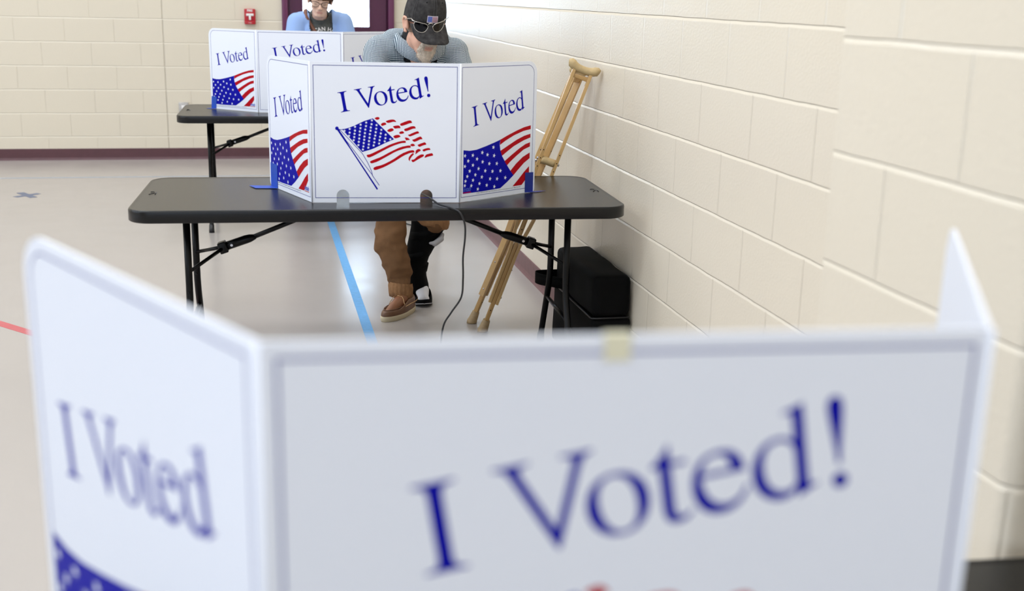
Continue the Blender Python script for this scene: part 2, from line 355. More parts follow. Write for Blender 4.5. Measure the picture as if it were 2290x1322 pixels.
ART = json.loads('''{"canton":[[0.1147,0.2635],[0.1325,0.2679],[0.1572,0.2766],[0.177,0.2859],[0.1943,0.2939],[0.2129,0.2996],[0.2266,0.304],[0.3045,0.2298],[0.27,0.2155],[0.2513,0.2063],[0.2326,0.1976],[0.2176,0.192],[0.2014,0.1876],[0.1871,0.1832]],"stars":[[0.1227,0.2586],[0.1418,0.2656],[0.1415,0.2525],[0.1389,0.2411],[0.1616,0.2733],[0.1611,0.2599],[0.1593,0.2483],[0.1581,0.2367],[0.1561,0.2254],[0.182,0.2812],[0.1812,0.2686],[0.1787,0.2566],[0.1777,0.2442],[0.1764,0.2317],[0.1747,0.2199],[0.1731,0.2082],[0.2026,0.2887],[0.2015,0.2761],[0.1989,0.2638],[0.1974,0.2511],[0.1956,0.2391],[0.1946,0.2273],[0.1927,0.2155],[0.1913,0.2034],[0.1893,0.1923],[0.2233,0.2968],[0.222,0.283],[0.2191,0.2715],[0.218,0.2599],[0.2154,0.2474],[0.2141,0.2348],[0.2121,0.2227],[0.2112,0.2106],[0.2094,0.1992],[0.2403,0.2799],[0.2392,0.267],[0.237,0.2547],[0.2353,0.2426],[0.2323,0.2314],[0.2315,0.2185],[0.2291,0.207],[0.2578,0.2633],[0.2556,0.2504],[0.2531,0.2386],[0.2511,0.2262],[0.2493,0.2141],[0.2737,0.246],[0.2727,0.2335],[0.27,0.2222],[0.2906,0.2297]],"ball":[0.0953,0.2674],"pole":[[0.0956,0.2614],[0.1254,0.2181],[0.1413,0.1957],[0.2395,0.0468],[0.2441,0.0498],[0.1463,0.1958],[0.111,0.2503],[0.1017,0.2657]],"rope1":[[0.1029,0.2633],[0.1079,0.2598],[0.1327,0.235],[0.1577,0.2089],[0.1777,0.1886],[0.189,0.1754],[0.1953,0.1644],[0.2065,0.1456],[0.2154,0.1262],[0.2206,0.1141],[0.2232,0.1019],[0.2248,0.0964]],"rope2":[[0.1098,0.2515],[0.1291,0.2229],[0.1513,0.1958],[0.1739,0.1659],[0.1991,0.1322],[0.2219,0.1031],[0.2258,0.0958],[0.2488,0.0629]],"rope3":[[0.0992,0.2656],[0.1054,0.2633],[0.1116,0.263],[0.1202,0.2647]],"red":[[[0.2328,0.3041],[0.239,0.3078],[0.2471,0.3091],[0.253,0.3044],[0.2478,0.2996],[0.2416,0.2983],[0.2378,0.3]],[[0.2735,0.294],[0.2866,0.299],[0.2992,0.3006],[0.3067,0.2993],[0.3144,0.291],[0.3018,0.2926],[0.2918,0.2894],[0.2818,0.2877],[0.2767,0.2904]],[[0.2553,0.2823],[0.2617,0.2884],[0.273,0.2897],[0.2771,0.2823],[0.2681,0.2794],[0.2606,0.2763]],[[0.326,0.2851],[0.3423,0.292],[0.3599,0.2979],[0.3663,0.2972],[0.3695,0.2942],[0.3717,0.2888],[0.3601,0.2868],[0.3475,0.2818],[0.335,0.278],[0.3287,0.2783]],[[0.2997,0.2763],[0.3148,0.2795],[0.3223,0.2794],[0.3264,0.2767],[0.329,0.2695],[0.3187,0.2693],[0.3074,0.2676],[0.3042,0.2709]],[[0.2783,0.2609],[0.286,0.2665],[0.2948,0.2693],[0.3005,0.2679],[0.3043,0.2625],[0.2974,0.2582],[0.2874,0.2553],[0.283,0.2568]],[[0.3412,0.2666],[0.354,0.271],[0.3679,0.2767],[0.378,0.2774],[0.3825,0.2757],[0.3855,0.269],[0.3743,0.2683],[0.3605,0.2626],[0.3504,0.2592],[0.3435,0.2596]],[[0.3229,0.2545],[0.3289,0.258],[0.3371,0.2593],[0.3401,0.2563],[0.3427,0.2524],[0.3354,0.2496],[0.3253,0.2489]],[[0.3012,0.2395],[0.3064,0.2438],[0.3165,0.246],[0.3234,0.2456],[0.3295,0.2396],[0.3204,0.2355],[0.3091,0.2326],[0.3047,0.2353]],[[0.3554,0.2468],[0.3607,0.2469],[0.3733,0.2531],[0.3847,0.2575],[0.3935,0.2597],[0.3981,0.2522],[0.3861,0.249],[0.3735,0.2434],[0.3627,0.2399],[0.3583,0.2426]],[[0.3438,0.2352],[0.3469,0.2368],[0.3571,0.2347],[0.3642,0.2275],[0.3547,0.2274],[0.349,0.2253],[0.3464,0.231]],[[0.3705,0.2282],[0.38,0.2308],[0.3901,0.2363],[0.4021,0.241],[0.4066,0.2378],[0.4103,0.2305],[0.4016,0.2304],[0.389,0.2236],[0.3789,0.2208],[0.3744,0.224]],[[0.3905,0.2099],[0.4032,0.2152],[0.419,0.2206],[0.4256,0.2118],[0.4122,0.2086],[0.3977,0.202]],[[0.3632,0.2093],[0.3688,0.2138],[0.3746,0.2146],[0.379,0.2125],[0.3829,0.2077],[0.3753,0.2048],[0.369,0.2051]],[[0.4089,0.1921],[0.4188,0.1971],[0.4303,0.1994],[0.4367,0.1991],[0.4404,0.1924],[0.4279,0.1911],[0.4133,0.1854]],[[0.3839,0.1888],[0.3908,0.1943],[0.3971,0.1959],[0.4016,0.1938],[0.4042,0.1896],[0.396,0.1852],[0.3885,0.1791],[0.3822,0.1754],[0.3846,0.1821]],[[0.4162,0.1626],[0.4224,0.1754],[0.4364,0.1792],[0.4466,0.181],[0.4512,0.172],[0.4315,0.1681]],[[0.3679,0.1566],[0.3781,0.1567],[0.3906,0.169],[0.4058,0.1765],[0.416,0.1754],[0.4148,0.1692],[0.3959,0.1593],[0.3757,0.1469],[0.3705,0.1493]],[[0.3738,0.1811],[0.379,0.1775],[0.369,0.1664],[0.3628,0.1566],[0.3636,0.15],[0.3577,0.1565],[0.3588,0.1651],[0.3651,0.1737]],[[0.2017,0.1729],[0.2162,0.1755],[0.2561,0.1945],[0.2911,0.2118],[0.3263,0.2231],[0.3465,0.2258],[0.3492,0.2173],[0.3289,0.2159],[0.2963,0.2046],[0.2612,0.1873],[0.2288,0.17],[0.2138,0.1638],[0.2063,0.1643]],[[0.2145,0.1493],[0.2214,0.153],[0.2564,0.1661],[0.2915,0.1852],[0.3291,0.2025],[0.3594,0.2084],[0.3658,0.2066],[0.3667,0.1998],[0.3494,0.1986],[0.3117,0.1866],[0.2741,0.1656],[0.2416,0.1483],[0.2215,0.1421],[0.2165,0.1445]],[[0.2267,0.1239],[0.2317,0.13],[0.2618,0.1375],[0.2969,0.1548],[0.332,0.1782],[0.3597,0.1895],[0.375,0.1916],[0.3801,0.1872],[0.3797,0.1823],[0.3649,0.1817],[0.3397,0.171],[0.3046,0.1488],[0.2669,0.129],[0.2393,0.1191],[0.2305,0.1183]]],"wcanton":[[0.018,0.1903],[0.0509,0.1856],[0.0868,0.1873],[0.132,0.196],[0.1776,0.2063],[0.2129,0.2154],[0.209,0.1985],[0.2131,0.1766],[0.2236,0.152],[0.2503,0.1171],[0.2705,0.0934],[0.2889,0.0741],[0.2534,0.0511],[0.2164,0.0311],[0.1232,0.0292],[0.0172,0.0298]],"wred":[[[0.2129,0.2154],[0.2545,0.2295],[0.3013,0.2434],[0.3424,0.2535],[0.3808,0.2585],[0.3807,0.2439],[0.3399,0.2395],[0.2863,0.2261],[0.2398,0.209],[0.2097,0.1952]],[[0.2138,0.1733],[0.2564,0.1905],[0.303,0.2086],[0.3441,0.2207],[0.38,0.2264],[0.3802,0.2119],[0.3418,0.2034],[0.2882,0.1858],[0.2511,0.1681],[0.2229,0.1536]],[[0.2355,0.1315],[0.274,0.1521],[0.3207,0.1756],[0.3523,0.1884],[0.3786,0.1936],[0.3788,0.1775],[0.3436,0.1683],[0.2998,0.1456],[0.2688,0.1275],[0.2511,0.1149]],[[0.2711,0.0929],[0.3012,0.117],[0.3386,0.1401],[0.3784,0.1544],[0.3787,0.1323],[0.3464,0.1163],[0.3121,0.0918],[0.2889,0.0741]],[[0.2846,0.0315],[0.3171,0.056],[0.3482,0.0819],[0.3764,0.1015],[0.3772,0.0748],[0.3533,0.047],[0.3362,0.032]]],"wstars":[[0.0261,0.1691],[0.0665,0.168],[0.1161,0.1743],[0.1753,0.1894],[0.0431,0.1492],[0.089,0.1527],[0.144,0.1641],[0.1797,0.1579],[0.0259,0.1306],[0.0677,0.1316],[0.1184,0.1395],[0.1546,0.1299],[0.195,0.127],[0.0513,0.1109],[0.0976,0.1161],[0.1335,0.1049],[0.1722,0.0996],[0.2156,0.0978],[0.0391,0.0923],[0.0811,0.0947],[0.1156,0.0833],[0.16,0.0726],[0.1981,0.0689],[0.2431,0.069],[0.0298,0.0757],[0.0691,0.0755],[0.1037,0.0599],[0.1424,0.05],[0.184,0.0405],[0.0267,0.0594],[0.0608,0.056],[0.0953,0.04]]}''')
# layers: (verts2d, tris, material index, lift); materials 0 white 1 blue 2 red 3 line blue
def centre_layers():
    L = [frame2d(0.0118, 0.0165, 0.5385, 0.4885, [0, 0, 0, 0], 0.0019)+(3, 1)]
    bx, by, O = (1.104e-4, 2.0e-5), (-1.84e-5, 1.057e-4), (0.1091, 0.3232)
    for ch, x in (('I', 0), ('V', 545), ('o', 1123), ('t', 1606), ('e', 1864), ('d', 2288), ('!', 2769)):
        for g in glyph(ch, x, O, bx, by): L.append(g+(1, 1))
    L.append(fill2d([smooth_loop(ART['canton'], 0)])+(1, 1))
    for c in ART['stars']: L.append(fill2d([star(c, 0.0056, 0.0)])+(0, 2))
    L.append(fill2d([ART['pole']])+(1, 1))
    b = ART['ball']; L.append(fill2d([[(b[0]+math.cos(k*math.pi/12)*0.0064, b[1]+math.sin(k*math.pi/12)*0.0064) for k in range(24)]])+(1, 2))
    for k in ('rope1', 'rope2', 'rope3'): L.append(fill2d([ribbon(ART[k], 0.0019)])+(1, 3))
    for p in ART['red']: L.append(fill2d([smooth_loop(p, 1)])+(2, 1))
    return L
SMALL = text2d('Order additional table top voting booths online at www.intab.net or call 1.866.232.1471', 0.0066)
LOGO = text2d('intab', 0.024, shear=0.25, bold=0.0006, sx=0.78)
def side_layers(left):
    if left: rs = [0.02, 0, 0, 0.034]; x0, x1 = 0.0155, 0.3965
    else: rs = [0, 0.012, 0.034, 0]; x0, x1 = 0.0075, 0.3935
    L = [frame2d(x0, 0.0165, x1, 0.487, rs, 0.0017)+(3, 1)]
    bx, by, O = (9.9e-5, 1.82e-5), (-1.6e-5, 1.077e-4), (0.0662, 0.2717)
    for ch, x in (('I', 0), ('V', 558), ('o', 1140), ('t', 1632), ('e', 1890), ('d', 2318)):
        for g in glyph(ch, x, O, bx, by): L.append(g+(1, 1))
    L.append(fill2d([ART['wcanton']])+(1, 1))
    for c in ART['wstars']:
        L.append(fill2d([star(c, 0.0078+0.004*c[0], -0.25)])+(0, 2))
    for p in ART['wred']: L.append(fill2d([p])+(2, 1))
    w_ = 0.3 if left else 0.088
    xs = [v[0] for v in SMALL[0]]; k = 0.24/(max(xs)-min(xs))
    L.append((*off2(([(x*k, y) for x, y in SMALL[0]], SMALL[1]), 0.068 if left else 0.0885, 0.0235), 4, 1))
    xs = [v[0] for v in LOGO[0]]; k = 0.040/(max(xs)-min(xs)); lg = ([(x*k, y) for x, y in LOGO[0]], LOGO[1])
    lx = 0.3425 if left else 0.0185
    L.append((*off2(lg, lx, 0.0375), 5, 3))
    L.append(fill2d([[(lx-0.001, 0.0315), (lx+0.041, 0.0315), (lx+0.041, 0.0345), (lx-0.001, 0.0345)]])+(2 if not left else 2, 3))
    if left: L.append(fill2d([[(lx-0.002, 0.030), (lx+0.0405, 0.030), (lx+0.0405, 0.0315), (lx-0.002, 0.0315)]])+(0, 3))
    return L
def panel(name, P0, P1, W, ztop, outline, layers, nomW, mats, parent, org, nface):
    """flat board from P0 to P1 (bottom corners), W nominal width mapped onto the real one"""
    P0 = Vector(P0); P1 = Vector(P1); ux = (P1-P0); real = ux.length; ux.normalize()
    H = ztop-P0.z; n_ = ux.cross(Vector((0, 0, 1))); n_.normalize()
    if n_.dot(nface) < 0: n_ = -n_
    th = 0.004; mb = MB()
    def P(u, v, d): return P0+ux*(u*real/nomW)+Vector((0, 0, v*H/PH))+n_*d
    vs, tr = fill2d([outline])
    mb.add([P(u, v, 0) for u, v in vs], tr, 0)
    mb.add([P(u, v, -th) for u, v in vs], [t[::-1] for t in tr], 0)
    k = len(outline)
    mb.add([P(u, v, 0) for u, v in outline]+[P(u, v, -th) for u, v in outline], [(i, (i+1) % k, k+(i+1) % k, k+i) for i in range(k)], 0)
    for (lv, lt, mi, lift) in layers:
        mb.add([P(u, v, 0.00015+0.00012*lift) for u, v in lv], lt, mi)
    # keep the winding that faces out
    for i, f in enumerate(mb.f):
        pass
    return mb.build(name, mats, parent, origin=org, weld=False)
# ---------------------------------------------------------------- materials
M = {}
M['wall_side'] = wall_mat('painted_block_side', 'Y', (225, 214, 195), (4.203, 3.998))
M['wall_pil'] = wall_mat('painted_block_pilaster', 'Y', (225, 214, 195), (1.528, 1.735))
M['wall_pilf'] = wall_mat('painted_block_pilaster_face', 'X', (225, 214, 195), (1.038+0.2032, 1.038+0.2032))
M['wall_back'] = wall_mat('painted_block_back', 'X', (220, 210, 191), (-0.93, -1.141), control=-0.735)
M['maroon'] = mat('maroon_vinyl', (86, 52, 58), 0.45, noise_amt=0.1, noise_scale=20)
M['maroon2'] = mat('scuffed_maroon_vinyl', (112, 80, 80), 0.5, noise_amt=0.12, noise_scale=25)
M['door'] = mat('plum_paint', (78, 32, 62), 0.35)
M['jamb'] = mat('plum_gloss_paint', (98, 42, 78), 0.25)
M['ceil'] = mat('ceiling_paint', (225, 225, 222), 0.8)
M['plast'] = mat('black_moulded_plastic', (8, 8, 10), 0.27, bump=0.10, bump_scale=500, spec=0.36)
M['steel'] = mat('black_powder_coated_steel', (4, 4, 5), 0.32, spec=0.22)
M['rivet'] = mat('rivet_steel', (190, 190, 195), 0.25, 1.0)
M['bwhite'] = mat('white_board', (233, 237, 248), 0.36, bump=0.0, spec=0.35)
M['bblue'] = mat('print_blue', (2, 4, 158), 0.5, spec=0.12)
M['bred'] = mat('print_red', (180, 2, 22), 0.5, spec=0.12)
M['bline'] = mat('print_line_blue', (30, 42, 136), 0.5, spec=0.12)
M['bink'] = mat('print_black', (45, 45, 60), 0.4)
M['blogo'] = mat('print_logo_blue', (58, 84, 190), 0.4)
BM = [M['bwhite'], M['bblue'], M['bred'], M['bline'], M['bink'], M['blogo']]
M['tape'] = mat('blue_painters_tape', (14, 72, 178), 0.55, noise_amt=0.08, noise_scale=60)
M['tape_d'] = mat('dark_blue_painters_tape', (16, 40, 138), 0.55, noise_amt=0.08, noise_scale=60)
M['cream_tape'] = mat('cream_tape', (226, 222, 196), 0.4)
M['ftape'] = mat('floor_tape_blue', (96, 160, 214), 0.5, noise_amt=0.1, noise_scale=40)
M['gtape'] = mat('floor_tape_slate', (104, 110, 130), 0.6, noise_amt=0.1, noise_scale=40)
M['pline'] = mat('floor_line_pale_blue', (160, 166, 176), 0.4, noise_amt=0.06, noise_scale=30)
M['rline'] = mat('floor_line_red', (190, 84, 92), 0.35, noise_amt=0.06, noise_scale=30)
M['cable'] = mat('black_rubber', (18, 18, 22), 0.38)
M['cable2'] = mat('grey_plug', (168, 166, 160), 0.5)
M['bag'] = mat('black_nylon', (3, 3, 4), 0.75, bump=0.3, bump_scale=900, spec=0.12)
M['wood'] = mat('varnished_wood', (204, 166, 110), 0.34, noise_amt=0.10, noise_scale=14)
M['wood2'] = mat('varnished_wood_side', (190, 150, 94), 0.34, noise_amt=0.10, noise_scale=14)
M['rub'] = mat('tan_rubber', (176, 150, 112), 0.6, noise_amt=0.16, noise_scale=50)
M['grip'] = mat('worn_foam', (190, 164, 118), 0.65, noise_amt=0.12, noise_scale=40, bump=0.3, bump_scale=120)
M['hole'] = mat('drilled_hole', (60, 38, 20), 0.8)
M['red'] = mat('red_enamel', (176, 24, 38), 0.3)
M['white'] = mat('white_enamel', (235, 232, 230), 0.35)
M['galv'] = mat('galvanised_steel', (188, 184, 180), 0.4, 0.5, noise_amt=0.12, noise_scale=60)
M['lampglass'] = mat('lamp_diffuser', (245, 245, 245), 0.5)
M['concrete'] = mat('outdoor_concrete', (190, 188, 184), 0.8, noise_amt=0.05)

def floor_material():
    m_ = mat('sealed_gym_floor', (171, 164, 159), 0.24, spec=0.5, noise_amt=0.02, noise_scale=1.6)
    nt = m_.node_tree; b = nt.nodes['Principled BSDF']; tc = nt.nodes.new('ShaderNodeTexCoord')
    n = nt.nodes.new('ShaderNodeTexNoise'); n.inputs['Scale'].default_value = 3.5; n.inputs['Detail'].default_value = 8
    nt.links.new(tc.outputs['Object'], n.inputs['Vector'])
    mr = nt.nodes.new('ShaderNodeMapRange'); mr.inputs[1].default_value = 0.3; mr.inputs[2].default_value = 0.7
    mr.inputs[3].default_value = 0.21; mr.inputs[4].default_value = 0.27
    nt.links.new(n.outputs['Fac'], mr.inputs[0]); nt.links.new(mr.outputs[0], b.inputs['Roughness'])
    # fine scratches
    mp = nt.nodes.new('ShaderNodeMapping'); mp.inputs['Scale'].default_value = (2.0, 60.0, 1.0); mp.inputs['Rotation'].default_value = (0, 0, 0.5)
    nt.links.new(tc.outputs['Object'], mp.inputs[0])
    n2 = nt.nodes.new('ShaderNodeTexNoise'); n2.inputs['Scale'].default_value = 3; n2.inputs['Detail'].default_value = 3
    nt.links.new(mp.outputs[0], n2.inputs['Vector'])
    bp = nt.nodes.new('ShaderNodeBump'); bp.inputs['Strength'].default_value = 0.02; bp.inputs['Distance'].default_value = 0.0006
    nt.links.new(n2.outputs['Fac'], bp.inputs['Height']); nt.links.new(bp.outputs[0], b.inputs['Normal'])
    return m_
M['floor'] = floor_material()

def glass_material():
    m_ = bpy.data.materials.new('window_glass'); m_.use_nodes = True; nt = m_.node_tree; nt.nodes.clear()
    o = nt.nodes.new('ShaderNodeOutputMaterial'); mx = nt.nodes.new('ShaderNodeMixShader'); t = nt.nodes.new('ShaderNodeBsdfTransparent')
    g = nt.nodes.new('ShaderNodeBsdfGlossy'); g.inputs['Roughness'].default_value = 0.02; f = nt.nodes.new('ShaderNodeFresnel'); f.inputs[0].default_value = 1.45
    t.inputs[0].default_value = (0.95, 0.97, 0.97, 1)
    nt.links.new(f.outputs[0], mx.inputs[0]); nt.links.new(t.outputs[0], mx.inputs[1]); nt.links.new(g.outputs[0], mx.inputs[2]); nt.links.new(mx.outputs[0], o.inputs[0])
    return m_
M['glass'] = glass_material()

# ---------------------------------------------------------------- room shell
def quad_wall(name, pts, m_):
    mb = MB(); mb.add(pts, [tuple(range(len(pts)))]); return struct(mb.build(name, m_, weld=False))
T = 0.2
fb = MB(); fb.box(((LEFTX+WALLX)/2, (REARY+BACKY)/2, -0.05), (WALLX-LEFTX+0.3, BACKY-REARY+0.3, 0.1)); struct(fb.build('floor', M['floor']))
cb = MB(); cb.box(((LEFTX+WALLX)/2, (REARY+BACKY)/2, CEILZ+0.1), (WALLX-LEFTX+0.6, BACKY-REARY+0.6, 0.2)); ceiling = struct(cb.build('ceiling', M['ceil']))
wb = MB(); wb.box((WALLX+T/2, (REARY+BACKY)/2, CEILZ/2), (T, BACKY-REARY, CEILZ)); struct(wb.build('wall_right', M['wall_side']))
# back wall with the door opening and, higher up on the left, solid block
DX0, DX1, DZ = 0.285, 1.280, 2.14
wb = MB()
wb.box(((LEFTX+DX0)/2, BACKY+T/2, CEILZ/2), (DX0-LEFTX, T, CEILZ))
wb.box(((DX1+WALLX+T)/2, BACKY+T/2, CEILZ/2), (WALLX+T-DX1, T, CEILZ))
wb.box(((DX0+DX1)/2, BACKY+T/2, (CEILZ+DZ)/2), (DX1-DX0, T, CEILZ-DZ))
struct(wb.build('wall_back', M['wall_back'], weld=False))
wb = MB(); wb.box((LEFTX-T/2, (REARY+BACKY)/2, CEILZ/2), (T, BACKY-REARY+2*T, CEILZ)); struct(wb.build('wall_left', M['wall_side']))
wb = MB(); wb.box(((LEFTX+WALLX)/2, REARY-T/2, CEILZ/2), (WALLX-LEFTX, T, CEILZ)); struct(wb.build('wall_rear', M['wall_back']))
# unseen frames and panes added behind those cool lights; the walls stay solid
for i, (x, y, z, sx, sz, side, e) in enumerate(COOL_FILL):
    mb = MB(); gl = MB()
    if side == 'rear':
        for k in range(5): mb.box((x-sx/2+sx*k/4, REARY+0.03, z), (0.06, 0.06, sz+0.06))
        for k in (-1, 1): mb.box((x, REARY+0.03, z+k*sz/2), (sx+0.06, 0.06, 0.06))
        gl.box((x, REARY+0.012, z), (sx, 0.008, sz))
    else:
        for k in range(7): mb.box((LEFTX+0.03, y-sx/2+sx*k/6, z), (0.06, 0.06, sz+0.06))
        for k in (-1, 1): mb.box((LEFTX+0.03, y, z+k*sz/2), (0.06, sx+0.06, 0.06))
        gl.box((LEFTX+0.012, y, z), (0.008, sx, sz))
    wf = struct(mb.build('window_%d' % (i+1), M['galv'])); gl.build('window_pane', M['white'], wf)

# pilaster with bullnose corners on its room side
PX, PY0, PY1, BR = 1.038, 1.320, 1.924, 0.028
o_ = [(WALLX+0.02, PY0), (WALLX+0.02, PY1)]
prof = [(WALLX+0.02, PY1)]
for k in range(9):
    a = math.pi/2+k*math.pi/16; prof.append((PX+0.008+math.cos(a)*0.008, PY1-0.008+math.sin(a)*0.008))
for k in range(9):
    a = math.pi+k*math.pi/16; prof.append((PX+BR+math.cos(a)*BR, PY0+BR+math.sin(a)*BR))
prof.append((WALLX+0.02, PY0))
mb = MB()
n = len(prof)
for i in range(n-1):
    a, b = prof[i], prof[i+1]
    face = 1 if i >= n-2 or i < 1 else 0
    mb.add([(a[0], a[1], 0), (b[0], b[1], 0), (b[0], b[1], CEILZ), (a[0], a[1], CEILZ)], [(0, 1, 2, 3)], face, True)
pil = struct(mb.build('wall_pilaster', [M['wall_pil'], M['wall_pilf']]))

# vinyl bases
def base(name, a, b, thick, m_, h=0.1):
    a = Vector(a); b = Vector(b); d = (b-a).normalized(); n_ = Vector((-d.y, d.x, 0))
    mb = MB(); sec = [(0, 0), (thick+0.012, 0), (thick+0.004, 0.010), (thick, 0.022), (thick, h-0.004), (thick-0.003, h), (0, h)]
    r1 = [a+n_*s_+Vector((0, 0, z)) for s_, z in sec]; r2_ = [b+n_*s_+Vector((0, 0, z)) for s_, z in sec]
    mb.loft([r1, r2_]); o = mb.build(name, m_)
    for p in o.data.polygons: p.use_smooth = False
    return struct(o)
base('baseboard_back', (DX0, BACKY, 0), (LEFTX, BACKY, 0), 0.006, M['maroon']) if False else None
base('baseboard_back', (DX0-0.005, BACKY, 0), (LEFTX, BACKY, 0), 0.006, M['maroon'])
base('baseboard_back', (WALLX, BACKY, 0), (DX1+0.005, BACKY, 0), 0.006, M['maroon'])
base('baseboard_right', (WALLX, PY1, 0), (WALLX, BACKY, 0), 0.006, M['maroon2'])
base('baseboard_right', (WALLX, REARY, 0), (WALLX, PY0, 0), 0.006, M['maroon2'])
base('baseboard_pilaster', (PX, PY0, 0), (PX, PY1, 0), 0.006, M['maroon2'])

# door: frame (jamb) is the structure, the leaf carries its glass
mb = MB()
def uprt(x0, x1, z0, z1, y0, y1): mb.box(((x0+x1)/2, (y0+y1)/2, (z0+z1)/2), (x1-x0, y1-y0, z1-z0), bev=0.004)
uprt(DX0-0.0, DX0+0.052, 0, DZ, BACKY-0.035, BACKY+0.12); uprt(DX1-0.052, DX1, 0, DZ, BACKY-0.035, BACKY+0.12); uprt(DX0, DX1, DZ-0.052, DZ, BACKY-0.035, BACKY+0.12)
uprt(DX0+0.050, DX0+0.085, 0, DZ-0.05, BACKY+0.060, BACKY+0.12); uprt(DX1-0.085, DX1-0.050, 0, DZ-0.05, BACKY+0.060, BACKY+0.12)
dr = struct(mb.build('door_1', M['jamb']))
lx0, lx1, ly, gz0, gz1, gx0, gx1 = DX0+0.07, DX1-0.07, BACKY+0.035, 1.175, 2.0, 0.462, 1.066
mb = MB()
mb.box(((lx0+gx0)/2, ly, 1.04), (gx0-lx0, 0.045, 2.06)); mb.box(((gx1+lx1)/2, ly, 1.04), (lx1-gx1, 0.045, 2.06))
mb.box(((gx0+gx1)/2, ly, gz0/2+0.005), (gx1-gx0, 0.045, gz0-0.01)); mb.box(((gx0+gx1)/2, ly, (gz1+2.07)/2), (gx1-gx0, 0.045, 2.07-gz1))
for (a, b) in (((gx0, gz0), (gx0, gz1)), ((gx1, gz0), (gx1, gz1)), ((gx0, gz0), (gx1, gz0)), ((gx0, gz1), (gx1, gz1))):
    mb.bar((a[0], ly-0.022, a[1]), (b[0], ly-0.022, b[1]), (0, 1, 0), 0.012, 0.018)
leaf = mb.build('door_leaf', M['door'], dr)
mb = MB(); mb.box(((gx0+gx1)/2, ly, (gz0+gz1)/2), (gx1-gx0, 0.006, gz1-gz0)); mb.build('door_glass', M['glass'], leaf)
mb = MB(); mb.box(((lx0+lx1)/2, ly-0.055, 0.98), (0.70, 0.035, 0.05), bev=0.006); mb.box((lx0+0.07, ly-0.04, 0.98), (0.09, 0.05, 0.08), bev=0.006); mb.box((lx1-0.07, ly-0.04, 0.98), (0.09, 0.05, 0.08), bev=0.006)
mb.build('push_bar', M['galv'], leaf)
# ground outside the door
mb = MB(); mb.box((0.5, BACKY+15.3, -0.06), (60, 30, 0.1)); struct(mb.build('ground', M['concrete']))

# painted floor lines
def strip(name, a, b, wd, m_, z=0.0012):
    a = Vector(a); b = Vector(b); d = (b-a).normalized(); n_ = Vector((-d.y, d.x, 0))*wd/2; mb = MB()
    q = [a+n_, a-n_, b-n_, b+n_]
    mb.add([(p.x, p.y, 0.0002) for p in q]+[(p.x, p.y, z) for p in q], [(4, 5, 6, 7), (0, 1, 5, 4), (1, 2, 6, 5), (2, 3, 7, 6), (3, 0, 4, 7)])
    return mb.build(name, m_)
struct(strip('trim_1', (LEFTX, 9.70, 0), (1.40, 9.61, 0), 0.05, M['pline'], 0.0008))
struct(strip('trim_2', (-3.5, 7.90, 0), (1.43, 2.556, 0), 0.05, M['rline'], 0.0008))
tag(strip('floor_tape', (0.490, 9.3, 0), (0.468, 0.4, 0), 0.046, M['ftape']), 'long light blue tape strip stuck on the floor beside the man, running under the tables', 'tape')
# taped cross on the floor at left
mb = MB()
for (a, b, z) in (((-1.69, 8.74), (-1.55, 8.88), 0.001), ((-1.69, 8.93), (-1.56, 8.71), 0.0016)):
    a = Vector((*a, z)); b = Vector((*b, z)); d = (b-a).normalized(); n_ = Vector((-d.y, d.x, 0))*0.026
    q = [a+n_, a-n_, b-n_, b+n_]; mb.add([(p.x, p.y, 0.0002) for p in q]+q, [(4, 5, 6, 7), (0, 1, 5, 4), (1, 2, 6, 5), (2, 3, 7, 6), (3, 0, 4, 7)])
tag(mb.build('floor_tape_cross', M['gtape'], weld=False), 'dark slate X of tape on the bare floor at the far left', 'tape')

# ceiling luminaires
for i, (x, y) in enumerate(LAMPS):
    mb = MB()
    for sx in (-1, 1): mb.box((sx*0.34, 0, 0.02), (0.03, 1.34, 0.10))
    for sy in (-1, 1): mb.box((0, sy*0.655, 0.02), (0.68, 0.03, 0.10))
    mb.box((0, 0, 0.075), (0.70, 1.34, 0.02)); mb.box((0, 0.4, 0.12), (0.02, 0.02, 0.10)); mb.box((0, -0.4, 0.12), (0.02, 0.02, 0.10))
    mb.xf(Matrix.Translation((x, y, CEILZ-0.16))); mb.build('lamp_housing', M['white'], ceiling)

